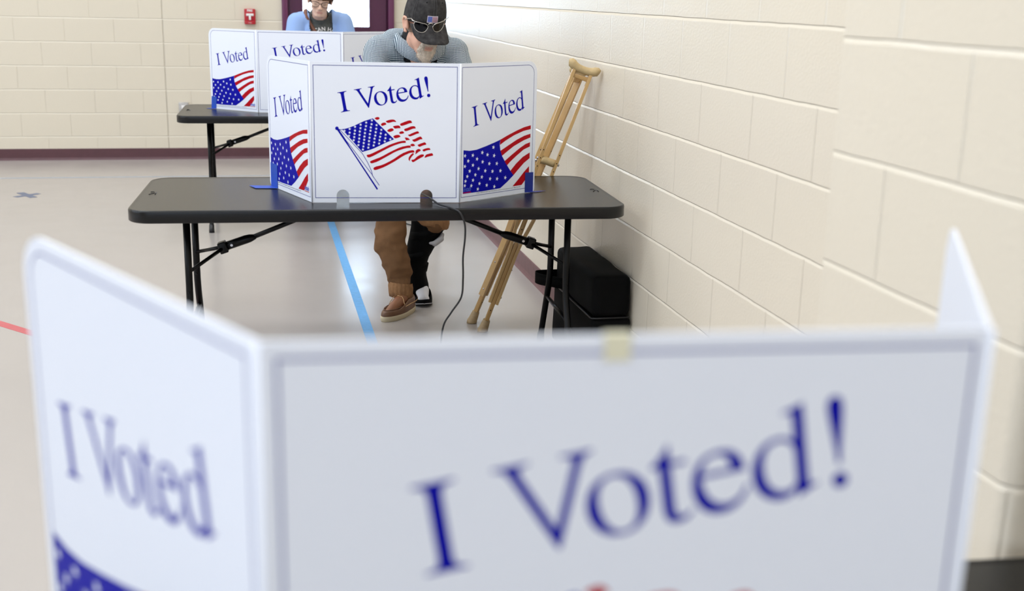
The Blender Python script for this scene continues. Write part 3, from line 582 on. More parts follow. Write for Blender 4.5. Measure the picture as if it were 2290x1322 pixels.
# ---------------------------------------------------------------- folding tables
def make_table(name, label, loc, rz, hl=0.90, hd=0.38):
    t = thing(name, label, 'table', loc, rz, 'black folding tables')
    top, th = 0.735, 0.045
    mb = MB(); rings = []
    for (z, ins) in ((top-th, 0.010), (top-th, 0.004), (top-th+0.003, 0.0), (top-0.007, 0.0), (top-0.002, 0.0015), (top, 0.005), (top, 0.009), (top-0.0012, 0.012), (top-0.0012, 0.02)):
        rings.append([Vector((x, y, z)) for x, y in rrect(-hl+ins, -hd+ins, hl-ins, hd-ins, [0.085-ins]*4, 10)])
    mb.loft(rings)
    mb.build('tabletop', M['plast'], t, weld=True)
    # moulded maker's mark near both ends
    for s in (-1, 1):
        k = MB()
        pts = [(0.0, 0.024), (0.010, 0.030), (0.016, 0.020), (0.016, 0.0), (0.0, -0.028)]
        k.tube([(s*(hl-0.045)+a*1.0-0.008, b_, top-0.0008) for a, b_ in pts], 0.0016, 6)
        k.tube([(s*(hl-0.045)+0.014, 0.02, top-0.0008), (s*(hl-0.045)+0.014, -0.03, top-0.0008)], 0.0016, 6)
        k.build('moulded_mark', M['steel'], t)
    lx = hl-0.18
    for s in (-1, 1):
        for sy in (-1, 1):
            k = MB(); yy = sy*0.15; yf = sy*0.315
            k.tube([(s*lx, yy, top-th), (s*lx, yy, 0.42), (s*lx, yy+sy*0.004, 0.36), (s*lx, yy+sy*0.02, 0.31), (s*lx, yy+sy*0.045, 0.26), (s*lx, yf-sy*0.012, 0.05), (s*lx, yf, 0.018)], 0.0133, 14, upv=(1, 0, 0))
            k.sphere((s*lx, yy-0.0135, 0.385), 0.0042)
            lg = k.build('leg', M['steel'], t)
            k = MB(); k.tube([(s*lx, yf-sy*0.010, 0.050), (s*lx, yf-sy*0.003, 0.02), (s*lx, yf, 0.0)], [0.0155, 0.0165, 0.0175], 14, upv=(1, 0, 0)); k.build('foot_cap', M['cable'], lg)
        k = MB(); k.tube([(s*lx, -0.19, 0.245), (s*lx, 0.19, 0.245)], 0.009, 10)
        k.build('crossbar', M['steel'], t); k = MB(); k.tube([(s*lx, -0.16, 0.675), (s*lx, 0.16, 0.675)], 0.011, 10); k.build('pivot_bar', M['steel'], t)
        # folding brace
        hx, hz = s*0.600, 0.522; tx = s*0.17
        k = MB()
        k.tube([(tx, 0, 0.688), (hx-s*0.10, 0, hz+0.034)], 0.0095, 10)
        k.tube([(hx-s*0.12, 0, hz+0.040), (hx-s*0.10, 0, hz+0.034), (hx-s*0.085, 0, hz+0.030), (hx+s*0.02, 0, hz-0.006)], [0.0095, 0.0155, 0.017, 0.017], 10, flat=1.0)
        br = k.build('brace', M['steel'], t)
        for sy in (-1, 1):
            k = MB(); k.tube([(hx+s*0.0, sy*0.008, hz), (s*lx, sy*0.146, hz-0.050-(0.012 if sy < 0 else 0.0))], 0.0072, 8); k.build('brace_fork', M['steel'], br)
        k = MB(); k.bar((hx-s*0.012, 0, hz+0.005), (hx+s*0.018, 0, hz-0.005), (0, 1, 0), 0.042, 0.044, bev=0.004); k.build('brace_collar', M['steel'], br)
        k = MB(); k.tube([(hx-s*0.030, -0.020, hz+0.011), (hx-s*0.030, 0.020, hz+0.011)], 0.0052, 10); k.build('rivet', M['rivet'], br)
    return t
make_table('folding_table', 'black folding table in the middle carrying the booth the capped man votes at', (0.475, 4.42, 0), -0.048)
make_table('folding_table', 'far black folding table with one booth, at the back by the woman', (0.455, 7.60, 0), -0.03)
make_table('folding_table', 'nearest black folding table, only its far corner showing at lower right', (0.50, 0.935, 0), -0.075)

# ---------------------------------------------------------------- voting booths
def booth(label, lo, fl, fr, ro, zt, du=0.0, dv=0.0):
    z0 = 0.7355
    org = Vector((fl[0]*.5+fr[0]*.5, fl[1]*.5+fr[1]*.5, z0))
    t = thing('voting_booth', label, 'voting booth', org, 0, 'white fold-out voting booths')
    L3 = [Vector((p[0], p[1], z0)) for p in (lo, fl, fr, ro)]
    out = Vector((0, -1, 0))
    nL = Vector((-1, -0.3, 0)); nR = Vector((1, -0.3, 0))
    # centre with two cable arches in its bottom edge
    ol = [(0.0008, 0)]
    for cx in (0.1137, 0.4250):
        ol.append((cx-0.0233, 0))
        for k in range(13):
            a = math.pi-k*math.pi/12; ol.append((cx+math.cos(a)*0.0233, 0.024+math.sin(a)*0.0233))
        ol.append((cx+0.0233, 0))
    ol += [(CW-0.0008, 0), (CW-0.0008, PH), (0.0008, PH)]
    panel('centre_panel', L3[1], L3[2], CW, zt, ol, [centre_layers()[0]]+[([(x+du, y+dv) for x, y in l[0]], l[1], l[2], l[3]) for l in centre_layers()[1:]], CW, BM, t, org, out)
    ol = rrect(0, 0, WW-0.0008, PH, [0.022, 0, 0, 0.046])
    panel('side_panel', L3[0], L3[1], WW, zt, ol, side_layers(True), WW, BM, t, org, nL)
    ol = rrect(0.0008, 0, WW, PH, [0, 0.010, 0.046, 0])
    panel('side_panel', L3[2], L3[3], WW, zt, ol, side_layers(False), WW, BM, t, org, nR)
    for p in (L3[1], L3[2]):
        k = MB(); k.tube([(p.x, p.y, z0+0.001), (p.x, p.y, zt-0.001)], 0.0026, 10); k.build('fold', M['bwhite'], t, origin=org)
    return t
booth('white voting booth in the middle, in front of the man in the cap', (0.060, 4.599), (0.203, 4.197), (0.7405, 4.147), (1.081, 4.371), 1.243)
booth('far white voting booth, standing before the woman in the blue cardigan', (-0.256, 7.726), (0.038, 7.459), (0.562, 7.335), (0.93, 7.60), 1.244)
booth('nearest white voting booth, large and out of focus across the bottom', (-0.228, 1.190), (-0.002, 0.7735), (0.540, 0.7295), (0.766, 1.128), 1.249, 0.007, -0.0028)

# painter's tape at the booth corners
def strap_tape(label, q, foot, m_, name='tape_strip', group=None):
    """q: upright quad on the board (tl,tr,br,bl); foot: flat quad on the table"""
    mb = MB()
    mb.add([Vector(p) for p in q], [(0, 1, 2, 3)])
    if foot:
        n0 = len(mb.v)
        mb.add([Vector(p) for p in foot], [(0, 1, 2, 3)])
    o = mb.build(name, m_, weld=False)
    sd = o.modifiers.new('s', 'SOLIDIFY'); sd.thickness = 0.0006; apply_mods(o)
    tag(o, label, 'tape', group)
    return o
def wing_tape(label, P0, P1, u0, u1, v0, v1, nx, m_, fx, zt, ytilt=0.0, group=None):
    P0 = Vector((*P0, 0)); P1 = Vector((*P1, 0)); d = (P1-P0).normalized(); n_ = Vector((d.y, -d.x, 0))
    if n_.y > 0: n_ = -n_
    o_ = n_*0.0012
    def P(u, z): k = P0+d*u+o_; return (k.x, k.y, z)
    q = [P(u0+ytilt, v1), P(u1+ytilt, v1-0.002), P(u1, 0.7362), P(u0, 0.7362)]
    foot = [P(u0, 0.7362), P(u1, 0.7362), tuple(Vector(P(u1, 0.7362))+Vector(fx)), tuple(Vector(P(u0, 0.7362))+Vector(fx))]
    strap_tape(label, q, foot, m_, group=group)
wing_tape('blue tape strip at the left end of the middle booth, foot stuck to the table', (0.060, 4.599), (0.203, 4.197), 0.014, 0.085, 0.738, 0.830, 0, M['tape'], (-0.085, 0.012, 0), 1.2)
wing_tape('dark blue tape strip at the right end of the middle booth', (0.7405, 4.147), (1.081, 4.371), 0.352, 0.398, 0.738, 0.815, 0, M['tape_d'], (0.055, 0.008, 0), 1.2)
wing_tape('short blue tape strip at the left end of the far booth', (-0.256, 7.726), (0.038, 7.459), 0.0, 0.042, 0.738, 0.815, 0, M['tape'], (-0.035, -0.005, 0), 1.2, ytilt=0.006)
mb = MB()
d = (Vector((0.534, 0.730, 0))-Vector((-0.002, 0.7735, 0))).normalized(); c0 = Vector((-0.002, 0.7735, 0))+d*0.254; nn = Vector((d.y, -d.x, 0))
vs = [c0+nn*0.0012+Vector((0, 0, 1.230)), c0+nn*0.0012+Vector((0, 0, 1.2502)), c0-nn*0.0052+Vector((0, 0, 1.2502)), c0-nn*0.0052+Vector((0, 0, 1.230))]
for i in range(3): mb.add([vs[i]-d*0.010, vs[i]+d*0.010, vs[i+1]+d*0.010, vs[i+1]-d*0.010], [(0, 1, 2, 3)])
tag(mb.build('tape_strip', M['cream_tape'], weld=False), 'small cream tape piece folded over the top edge of the nearest booth', 'tape')

# ---------------------------------------------------------------- cables
def bez(pts, n=8):
    pts = [Vector(p) for p in pts]; out = []
    for i in range(len(pts)-1):
        p0 = pts[max(i-1, 0)]; p1 = pts[i]; p2 = pts[i+1]; p3 = pts[min(i+2, len(pts)-1)]
        for k in range(n):
            t = k/n; out.append(0.5*((2*p1)+(p2-p0)*t+(2*p0-5*p1+4*p2-p3)*t*t+(3*p1-p0-3*p2+p3)*t**3))
    out.append(pts[-1]); return out
t = thing('power_cable', 'black power cable coming out of the middle booth and hanging over the table edge', 'cable', (0.70, 4.0, 0))
mb = MB(); pts = bez([(0.600, 4.36, 0.742), (0.612, 4.25, 0.754), (0.632, 4.155, 0.752), (0.655, 4.09, 0.7405), (0.690, 4.02, 0.7385), (0.715, 3.992, 0.727), (0.731, 3.984, 0.690), (0.735, 3.99, 0.64), (0.730, 4.0, 0.56), (0.731, 4.0, 0.48), (0.725, 4.0, 0.41), (0.690, 4.01, 0.350), (0.664, 4.02, 0.300), (0.655, 4.03, 0.22), (0.66, 4.06, 0.10), (0.68, 4.14, 0.012), (0.80, 4.24, 0.0045), (0.98, 4.20, 0.0045), (1.2, 3.9, 0.0045)], 8)
mb.tube(pts, 0.0036, 8); mb.build('cord', M['cable'], t, origin=(0.70, 4.0, 0))
mb = MB(); mb.bar((0.598, 4.38, 0.750), (0.602, 4.33, 0.747), (1, 0, 0), 0.022, 0.014, bev=0.003); mb.build('connector', M['cable'], t, origin=(0.70, 4.0, 0))
mb = MB(); mb.tube(bez([(0.604, 4.30, 0.787), (0.606, 4.30, 0.772), (0.612, 4.30, 0.766), (0.640, 4.30, 0.766), (0.70, 4.34, 0.745), (0.74, 4.45, 0.742)], 6), 0.0022, 6)
tag(mb.build('charging_lead', M['cable2']), 'thin grey lead seen through the right arch of the middle booth', 'cable')
mb = MB(); mb.tube(bez([(0.86, 7.60, 0.004), (0.96, 7.47, 0.004), (1.02, 7.35, 0.004), (1.06, 7.22, 0.004), (1.05, 7.10, 0.004)], 6), 0.004, 6)
tag(mb.build('black_cord', M['cable']), 'thin black cord on the floor behind the man, glimpsed between his legs', 'cable')

# ---------------------------------------------------------------- fire alarm, outlet box
t = thing('fire_alarm_pull', 'red fire alarm pull station with a white T handle on the back wall', 'fire alarm', (0.008, BACKY, 1.256))
mb = MB(); mb.box((0, -0.022, 0), (0.096, 0.044, 0.132), bev=0.006); mb.box((0, -0.046, -0.052), (0.088, 0.006, 0.024), bev=0.002); mb.build('housing', M['red'], t)
mb = MB(); mb.box((0, -0.050, 0.016), (0.064, 0.010, 0.020), bev=0.003); mb.box((0, -0.050, -0.010), (0.018, 0.010, 0.038), bev=0.003); mb.build('pull_handle', M['white'], t)
tx = text2d('FIRE', 0.026, bold=0.0008); wdt = max(v[0] for v in tx[0]); mb = MB(); mb.add([(x-wdt/2, -0.0446, y+0.043) for x, y in tx[0]], tx[1]); mb.build('lettering', M['white'], t, weld=False)
tx = text2d('PULL', 0.012); wdt = max(v[0] for v in tx[0]); mb = MB(); mb.add([(x-wdt/2, -0.0494, y-0.056) for x, y in tx[0]], tx[1]); mb.build('lettering', M['white'], t, weld=False)
t = thing('outlet_box', 'small grey metal electrical box low on the back wall, behind the far table corner', 'outlet', (-0.592, BACKY, 0.445))
mb = MB(); mb.box((0, -0.018, 0), (0.084, 0.036, 0.124), bev=0.004); mb.build('box', M['galv'], t)
mb = MB(); mb.box((0, -0.037, 0.022), (0.036, 0.004, 0.030), bev=0.001); mb.box((0, -0.037, -0.022), (0.036, 0.004, 0.030), bev=0.001); mb.build('socket', M['white'], t)

# ---------------------------------------------------------------- equipment bag
t = thing('equipment_bag', 'tall black nylon equipment case on the floor against the right wall', 'bag', (1.355, 4.45, 0))
def soft_box(name, c, d, r, m_, bulge=0.01, parent=None, org=(0, 0, 0), seed=0):
    bm = bmesh.new(); bmesh.ops.create_cube(bm, size=1.0)
    for v in bm.verts: v.co = Vector((v.co.x*d[0], v.co.y*d[1], v.co.z*d[2]))
    bmesh.ops.bevel(bm, geom=bm.edges[:], offset=r, segments=3, affect='EDGES', profile=0.5)
    bmesh.ops.subdivide_edges(bm, edges=[e for e in bm.edges if e.calc_length() > 0.06], cuts=10, use_grid_fill=True)
    for v in bm.verts:
        q = v.co*7+Vector((seed, 0, 0)); v.co += v.co.normalized()*bulge*noise.noise(q)*1.2
        v.co += Vector(c)-Vector(org)
    me = bpy.data.meshes.new(name); bm.to_mesh(me); bm.free(); me.materials.append(m_)
    for p in me.polygons: p.use_smooth = True
    o = bpy.data.objects.new(name, me); col.objects.link(o); o.parent = parent
    return o
org = (1.355, 4.45, 0)
soft_box('body', (1.357, 4.45, 0.131), (0.166, 0.60, 0.258), 0.02, M['bag'], 0.008, t, org)
soft_box('lid', (1.357, 4.45, 0.347), (0.160, 0.59, 0.166), 0.026, M['bag'], 0.012, t, org, 3)
mb = MB(); zz = 0.263
mb.tube([(1.430, 4.152, zz), (1.290, 4.151, zz), (1.276, 4.156, zz), (1.273, 4.17, zz), (1.272, 4.74, zz)], 0.0035, 8)
mb.build('zip', M['cable'], t, origin=org)
mb = MB(); lp = bez([(1.285, 4.55, 0.300), (1.235, 4.60, 0.302), (1.190, 4.66, 0.300), (1.180, 4.71, 0.300), (1.205, 4.735, 0.300), (1.285, 4.73, 0.302)], 6)
for i in range(len(lp)-1):
    a, b = lp[i], lp[i+1]
    mb.add([a+Vector((0, 0, .024)), b+Vector((0, 0, .024)), b-Vector((0, 0, .024)), a-Vector((0, 0, .024))], [(0, 1, 2, 3)], 0, True)
o = mb.build('carry_strap', M['bag'], t, origin=org); sd = o.modifiers.new('s', 'SOLIDIFY'); sd.thickness = 0.003; apply_mods(o)

# ---------------------------------------------------------------- crutches
def crutch(label, tip, top, padv, group):
    tip = Vector(tip); top = Vector(top); ax = (top-tip); L = ax.length; ax.normalize()
    wv = Vector(padv); wv = (wv-ax*wv.dot(ax)).normalized(); tv = ax.cross(wv)
    t = thing('wooden_crutch', label, 'crutch', tip, 0, group)
    def P(s_, a=0.0, b=0.0): return tip+ax*s_+wv*a+tv*b
    def W(s_):
        if s_ < 0.40: return 0.0166
        if s_ < 0.62:
            k = (s_-0.40)/0.22; k = k*k*(3-2*k); return 0.0166+k*0.0204
        return 0.037
    for sd in (-1, 1):
        mb = MB(); ss = [0.15+k*(L-0.03-0.15)/26 for k in range(27)]; rings = []
        for s_ in ss:
            c = W(s_)*sd; r = []
            for (a, b) in ((-0.0069, -0.0125), (-0.0059, -0.0135), (0.0059, -0.0135), (0.0069, -0.0125), (0.0069, 0.0125), (0.0059, 0.0135), (-0.0059, 0.0135), (-0.0069, 0.0125)):
                r.append(P(s_, c+a, b))
            rings.append(r)
        mb.loft(rings)
        for i in range(7):
            for e_ in (-1, 1): mb.tube([P(0.66+i*0.038, sd*(0.037+0.0069)+0.0, 0.0), P(0.66+i*0.038, sd*(0.037+0.0069)+sd*0.0006, 0.0)], 0.0028, 8, mi=1)
        for i in range(7): mb.tube([P(0.66+i*0.038, sd*0.037, -0.0135), P(0.66+i*0.038, sd*0.037, -0.0141)], 0.0026, 8, mi=1)
        o = mb.build('side_rail', [M['wood'], M['hole']], t, origin=tip)
        for p in o.data.polygons: p.use_smooth = False
    # extension leg between the rails
    mb = MB(); R = Matrix((wv, tv, ax)).transposed()
    mb.box((P(0.045)+P(0.60))/2, (0.0192, 0.0225, 0.555), 0, R, 0.004); k = mb
    for i in range(10):
        s_ = 0.115+i*0.045
        if 0.15 < s_ < 0.45: continue
        k.tube([P(s_, 0, 0.0112), P(s_, 0, 0.0119)], 0.003, 8, mi=1); k.tube([P(s_, 0, -0.0112), P(s_, 0, -0.0119)], 0.003, 8, mi=1)
    k.build('extension_leg', [M['wood2'], M['hole']], t, origin=tip)
    for s_ in (0.185, 0.325):
        k = MB(); k.tube([P(s_, -0.022), P(s_, 0.022)], 0.0022, 8); k.sphere(P(s_, 0.022), 0.0042); k.sphere(P(s_, -0.022), 0.0042)
        k.box(P(s_, 0.026, 0), (0.003, 0.014, 0.005), 0, R, 0.001); k.build('wing_bolt', M['rivet'], t, origin=tip)
    # rubber tip, flat on the floor
    mb = MB(); rings = []; n = 16
    for (s_, r) in ((0.0, 0.024), (0.010, 0.0245), (0.020, 0.0215), (0.045, 0.0185), (0.062, 0.0165), (0.062, 0.012)):
        ring = []
        for k in range(n):
            a = 2*math.pi*k/n; q = P(s_, math.cos(a)*r, math.sin(a)*r)
            if s_ == 0.0: q.z = tip.z+0.001
            elif s_ < 0.015: q.z = max(q.z, tip.z+0.004)
            ring.append(q)
        rings.append(ring)
    mb.loft(rings); mb.build('rubber_tip', M['rub'], t, origin=tip)
    # hand grip
    s_ = 0.655*L
    mb = MB(); gp = [P(s_, -0.031), P(s_, -0.029), P(s_, -0.02), P(s_, 0), P(s_, 0.02), P(s_, 0.029), P(s_, 0.031)]
    mb.tube(gp, [0.012, 0.0165, 0.0175, 0.0168, 0.0175, 0.0165, 0.012], 14); mb.build('hand_grip', M['grip'], t, origin=tip)
    k = MB(); k.tube([P(s_, -0.047), P(s_, 0.047)], 0.003, 8); k.sphere(P(s_, 0.0465), 0.0065, M=None); k.sphere(P(s_, -0.0465), 0.0065); k.build('grip_bolt', M['rivet'], t, origin=tip)
    # saddle shaped underarm pad
    pts = []; rs = []
    for k in range(13):
        f = -1+k/6.0; a = f*0.064
        pts.append(P(L-0.030+0.020*f*f*abs(f)+0.004, a)); rs.append(0.0165+0.0045*abs(f)**2 if abs(f) < 0.99 else 0.013)
    pts = [pts[0]-wv*0.007]+pts+[pts[-1]+wv*0.007]; rs = [0.004]+rs+[0.004]
    mb = MB(); mb.tube(pts, rs, 16, flat=1.0); mb.build('underarm_pad', M['grip'], t, origin=tip)
    mb = MB(); mb.bar(P(L-0.058, -0.045), P(L-0.058, 0.045), ax, 0.018, 0.020, 0, 0.003); mb.build('pad_base', M['wood2'], t, origin=tip)
    return t
crutch('front wooden crutch leaning on the right wall, its padded top touching the blocks', (0.988, 4.907, 0.0), (1.373, 4.712, 1.213), (0.94, -0.20, -0.28), 'wooden crutches')
crutch('rear wooden crutch, mostly hidden behind the one leaning in front of it', (0.966, 5.058, 0.0), (1.394, 4.862, 1.190), (0.62, 0.75, -0.18), 'wooden crutches')
# ---------------------------------------------------------------- people
def gingham():
    m_ = mat('gingham_cotton', (236, 242, 244), 0.8); nt = m_.node_tree; b = nt.nodes['Principled BSDF']; N = nt.nodes.new; L = nt.links.new
    tc = N('ShaderNodeTexCoord'); ns = N('ShaderNodeTexNoise'); ns.inputs['Scale'].default_value = 7; ns.inputs['Detail'].default_value = 2
    L(tc.outputs['Object'], ns.inputs['Vector'])
    vm = N('ShaderNodeVectorMath'); vm.operation = 'MULTIPLY_ADD'; vm.inputs[1].default_value = (0.025, 0.025, 0.025); L(ns.outputs['Color'], vm.inputs[0]); L(tc.outputs['Object'], vm.inputs[2])
    sp = N('ShaderNodeSeparateXYZ'); L(vm.outputs[0], sp.inputs[0])
    def mth(op, a, b_=None):
        k = N('ShaderNodeMath'); k.operation = op
        for i, v in enumerate((a, b_)):
            if v is None: continue
            if isinstance(v, (int, float)): k.inputs[i].default_value = v
            else: L(v, k.inputs[i])
        return k.outputs[0]
    P_ = 0.0058
    a = mth('SINE', mth('MULTIPLY', sp.outputs['X'], 2*math.pi/P_)); zz = mth('ADD', sp.outputs['Z'], mth('MULTIPLY', sp.outputs['Y'], 0.75))
    c = mth('SINE', mth('MULTIPLY', zz, 2*math.pi/P_))
    sa = mth('GREATER_THAN', a, 0.0); sc = mth('GREATER_THAN', c, 0.0)
    s_ = mth('MULTIPLY', mth('ADD', sa, sc), 0.5)
    rp = N('ShaderNodeValToRGB'); rp.color_ramp.interpolation = 'CONSTANT'
    e = rp.color_ramp.elements; e[0].position = 0; e[0].color = lin((238, 243, 245)); e[1].position = 0.4; e[1].color = lin((96, 118, 134)); k = e.new(0.8); k.color = lin((14, 30, 48))
    L(s_, rp.inputs[0]); L(rp.outputs[0], b.inputs['Base Color'])
    return m_
M['shirt'] = gingham()
M['skin'] = mat('fair_skin', (222, 172, 148), 0.5, noise_amt=0.06, noise_scale=30, bump=0.15, bump_scale=220)
M['skin_w'] = mat('pale_skin', (228, 188, 166), 0.5, noise_amt=0.05, noise_scale=30)
M['lips'] = mat('lip_skin', (208, 152, 134), 0.45)
M['lips_w'] = mat('lip_skin_w', (214, 156, 142), 0.45)
M['beard'] = mat('grey_blond_beard', (218, 202, 184), 0.85, noise_amt=0.28, noise_scale=70, bump=0.9, bump_scale=160)
M['hair_m'] = mat('short_grey_hair', (150, 132, 116), 0.8, noise_amt=0.2, noise_scale=60)
M['hair_w'] = mat('light_brown_hair', (118, 80, 52), 0.6, noise_amt=0.3, noise_scale=60, bump=0.6, bump_scale=90)
M['brow'] = mat('brow_hair', (120, 88, 66), 0.7)
M['cap'] = mat('washed_black_canvas', (60, 58, 58), 0.95, noise_amt=0.55, noise_scale=48, bump=0.4, bump_scale=600, spec=0.2)
M['seam'] = mat('cap_seam', (88, 86, 86), 0.9)
M['eyelet'] = mat('cap_eyelet', (8, 8, 9), 0.9)
M['silver'] = mat('brushed_silver', (196, 192, 188), 0.25, 0.9)
M['lens'] = mat('dark_lens', (5, 5, 10), 0.12, spec=0.35)
M['patchw'] = mat('patch_white', (214, 204, 214), 0.8); M['patchb'] = mat('patch_blue', (96, 110, 180), 0.8); M['patchr'] = mat('patch_red', (170, 90, 110), 0.8)
M['under'] = mat('black_undershirt', (14, 14, 20), 0.85)
M['duck'] = mat('brown_duck_cotton', (112, 80, 52), 0.85, noise_amt=0.14, noise_scale=18, bump=0.35, bump_scale=500, spec=0.25)
M['duck2'] = mat('worn_tan_cuff', (142, 104, 70), 0.85, noise_amt=0.2, noise_scale=40, bump=0.5, bump_scale=200, spec=0.25)
M['brace'] = mat('black_brace_fabric', (5, 5, 6), 0.8, spec=0.12)
M['sock'] = mat('white_sock', (222, 220, 222), 0.9, noise_amt=0.05, bump=0.4, bump_scale=150)
M['strapg'] = mat('grey_liner', (168, 166, 168), 0.85)
M['leather'] = mat('brown_leather', (130, 82, 52), 0.38, noise_amt=0.14, noise_scale=30)
M['leather2'] = mat('dark_brown_leather', (104, 72, 50), 0.45, noise_amt=0.12, noise_scale=30)
M['sole'] = mat('cream_sole', (196, 182, 152), 0.6)
M['lace'] = mat('leather_lace', (190, 150, 104), 0.6)
M['cardi'] = mat('light_blue_knit', (150, 178, 226), 0.85, bump=0.3, bump_scale=400, spec=0.2)
M['tee'] = mat('heather_grey_jersey', (84, 86, 84), 0.9, noise_amt=0.16, noise_scale=90)
M['tan'] = mat('brown_leather_strap', (122, 78, 60), 0.5)
M['jean'] = mat('dark_jeans', (44, 52, 74), 0.9)
M['shoe2'] = mat('grey_shoe', (90, 90, 92), 0.7)
M['specs'] = mat('dark_brown_frame', (52, 30, 24), 0.3)
M['clear'] = M['glass']

def head_prims(T_, sc=1.0, male=True):
    R = T_.to_3x3(); s = sc
    def P(x, y, z): return T_ @ Vector((x*s, y*s, z*s))
    def e(c, r): return ('e', P(*c), tuple(k*s for k in r), R)
    def c_(a, b, ra, rb): return ('c', P(*a), P(*b), ra*s, rb*s)
    j = 1.0 if male else 0.9
    pr = [e((0, 0.018, 0.035), (0.074, 0.094, 0.080)), e((0, -0.035, -0.005), (0.062, 0.056, 0.070)), e((0, -0.035, -0.055), (0.056*j, 0.055, 0.052)),
          e((0, -0.058, -0.088), (0.036*j, 0.034, 0.026)), c_((-0.048*j, -0.01, -0.055), (-0.020*j, -0.062, -0.092), 0.017, 0.020), c_((0.048*j, -0.01, -0.055), (0.020*j, -0.062, -0.092), 0.017, 0.020),
          c_((0, -0.086, 0.006), (0, -0.106, -0.030), 0.0075, 0.0105), e((0, -0.104, -0.034), (0.014, 0.012, 0.009)), e((-0.012, -0.096, -0.037), (0.008, 0.009, 0.007)), e((0.012, -0.096, -0.037), (0.008, 0.009, 0.007)),
          c_((-0.036, -0.080, 0.018), (-0.012, -0.087, 0.016), 0.009, 0.008), c_((0.036, -0.080, 0.018), (0.012, -0.087, 0.016), 0.009, 0.008),
          e((-0.036, -0.064, -0.026), (0.022, 0.020, 0.020)), e((0.036, -0.064, -0.026), (0.022, 0.020, 0.020)),
          c_((-0.018, -0.085, -0.061), (0.018, -0.085, -0.061), 0.0062, 0.0062), c_((-0.015, -0.084, -0.071), (0.015, -0.084, -0.071), 0.0070, 0.0070),
          e((-0.031, -0.070, 0.001), (0.0135, 0.012, 0.010)), e((0.031, -0.070, 0.001), (0.0135, 0.012, 0.010))]
    for sd in (-1, 1):
        x = sd*0.079
        arc = [(x, -0.008, -0.018), (x+sd*0.006, -0.006, 0.006), (x+sd*0.012, 0.006, 0.024), (x+sd*0.015, 0.020, 0.024), (x+sd*0.015, 0.027, 0.008), (x+sd*0.010, 0.020, -0.014), (x+sd*0.004, 0.006, -0.034)]
        for a, b in zip(arc[:-1], arc[1:]): pr.append(c_(a, b, 0.0052, 0.0052))
        pr.append(c_(arc[-1], (x+sd*0.001, 0.0, -0.034), 0.0068, 0.0062))
        pr.append(('e', P(x+sd*0.003, 0.010, 0.0), (0.004*s, 0.017*s, 0.026*s), R))
        pr.append(c_((x, -0.006, -0.006), (x+sd*0.005, 0.0, -0.014), 0.005, 0.004))
    return pr
def hand_prims(wr, dr_, pn, side, s=1.0, curl=0.35):
    """wr wrist point, dr_ direction of the hand, pn palm normal (down). side +1: thumb towards +lateral"""
    wr = Vector(wr); d = Vector(dr_).normalized(); pn = Vector(pn); pn = (pn-d*pn.dot(d)).normalized(); l = d.cross(pn)*side
    pr = [('c', wr-d*0.02, wr+d*0.015, 0.026*s, 0.025*s)]
    for k in range(4):
        o = (-0.030+0.020*k)*s; pr.append(('c', wr+d*0.02*s+l*o*0.7, wr+d*0.088*s+l*o, 0.015*s, 0.0115*s))
    for k, ln in enumerate((0.062, 0.074, 0.080, 0.072)):
        o = (-0.033+0.022*k)*s; b = wr+d*0.088*s+l*o; r = (0.0080, 0.0086, 0.0088, 0.0086)[k]*s
        p1 = b+(d*math.cos(curl*0.6)+pn*math.sin(curl*0.6)+l*(k-1.5)*0.06).normalized()*ln*0.45*s
        p2 = p1+(d*math.cos(curl*1.5)+pn*math.sin(curl*1.5)).normalized()*ln*0.32*s
        p3 = p2+(d*math.cos(curl*2.3)+pn*math.sin(curl*2.3)).normalized()*ln*0.25*s
        pr += [('c', b, p1, r*1.08, r), ('c', p1, p2, r, r*0.95), ('c', p2, p3, r*0.95, r*0.82)]
    t0 = wr+d*0.028*s+l*0.030*s; t1 = t0+(d*0.55+l*0.75+pn*0.25).normalized()*0.042*s; t2 = t1+(d*0.85+l*0.35+pn*0.3).normalized()*0.030*s
    pr += [('c', wr+d*0.01*s+l*0.012*s, t0, 0.016*s, 0.014*s), ('c', t0, t1, 0.0125*s, 0.010*s), ('c', t1, t2, 0.010*s, 0.0085*s)]
    return pr
def paint(o, fn):
    for p in o.data.polygons:
        k = fn(p.center, p.normal)
        if k is not None: p.material_index = k

# ============================ the man ============================
org = Vector((0.70, 5.30, 0.0))
man = thing('person', 'person in a black cap and checked shirt bent over the middle booth', 'person', org)
HT = Matrix.Translation((0.732, 4.985, 1.352)) @ Matrix.Rotation(math.radians(14), 4, 'Z') @ Matrix.Rotation(math.radians(20), 4, 'X') @ Matrix.Rotation(math.radians(6), 4, 'Y')
hp = head_prims(HT)
sh = [('e', (0.722, 5.20, 1.13), (0.175, 0.125, 0.17)), ('c', (0.555, 5.15, 1.235), (0.885, 5.14, 1.230), 0.068, 0.068), ('e', (0.722, 5.20, 1.235), (0.155, 0.115, 0.085)),
      ('c', (0.62, 5.15, 1.285), (0.82, 5.14, 1.28), 0.050, 0.050), ('c', (0.722, 5.27, 1.10), (0.74, 5.47, 0.98), 0.150, 0.152),
      ('c', (0.545, 5.14, 1.225), (0.490, 5.00, 0.98), 0.062, 0.052), ('c', (0.490, 5.00, 0.98), (0.600, 4.72, 0.815), 0.050, 0.036),
      ('c', (0.895, 5.13, 1.215), (0.955, 4.98, 0.97), 0.062, 0.052), ('c', (0.955, 4.98, 0.97), (0.845, 4.68, 0.812), 0.050, 0.036)]
bodyp = hp+[('c', (0.722, 5.15, 1.24), HT @ Vector((0, 0.012, -0.065)), 0.066, 0.058)]
bodyp += [('c', HT @ Vector((0, -0.02, -0.085)), (0.728, 5.075, 1.215), 0.036, 0.05)]
inner = []
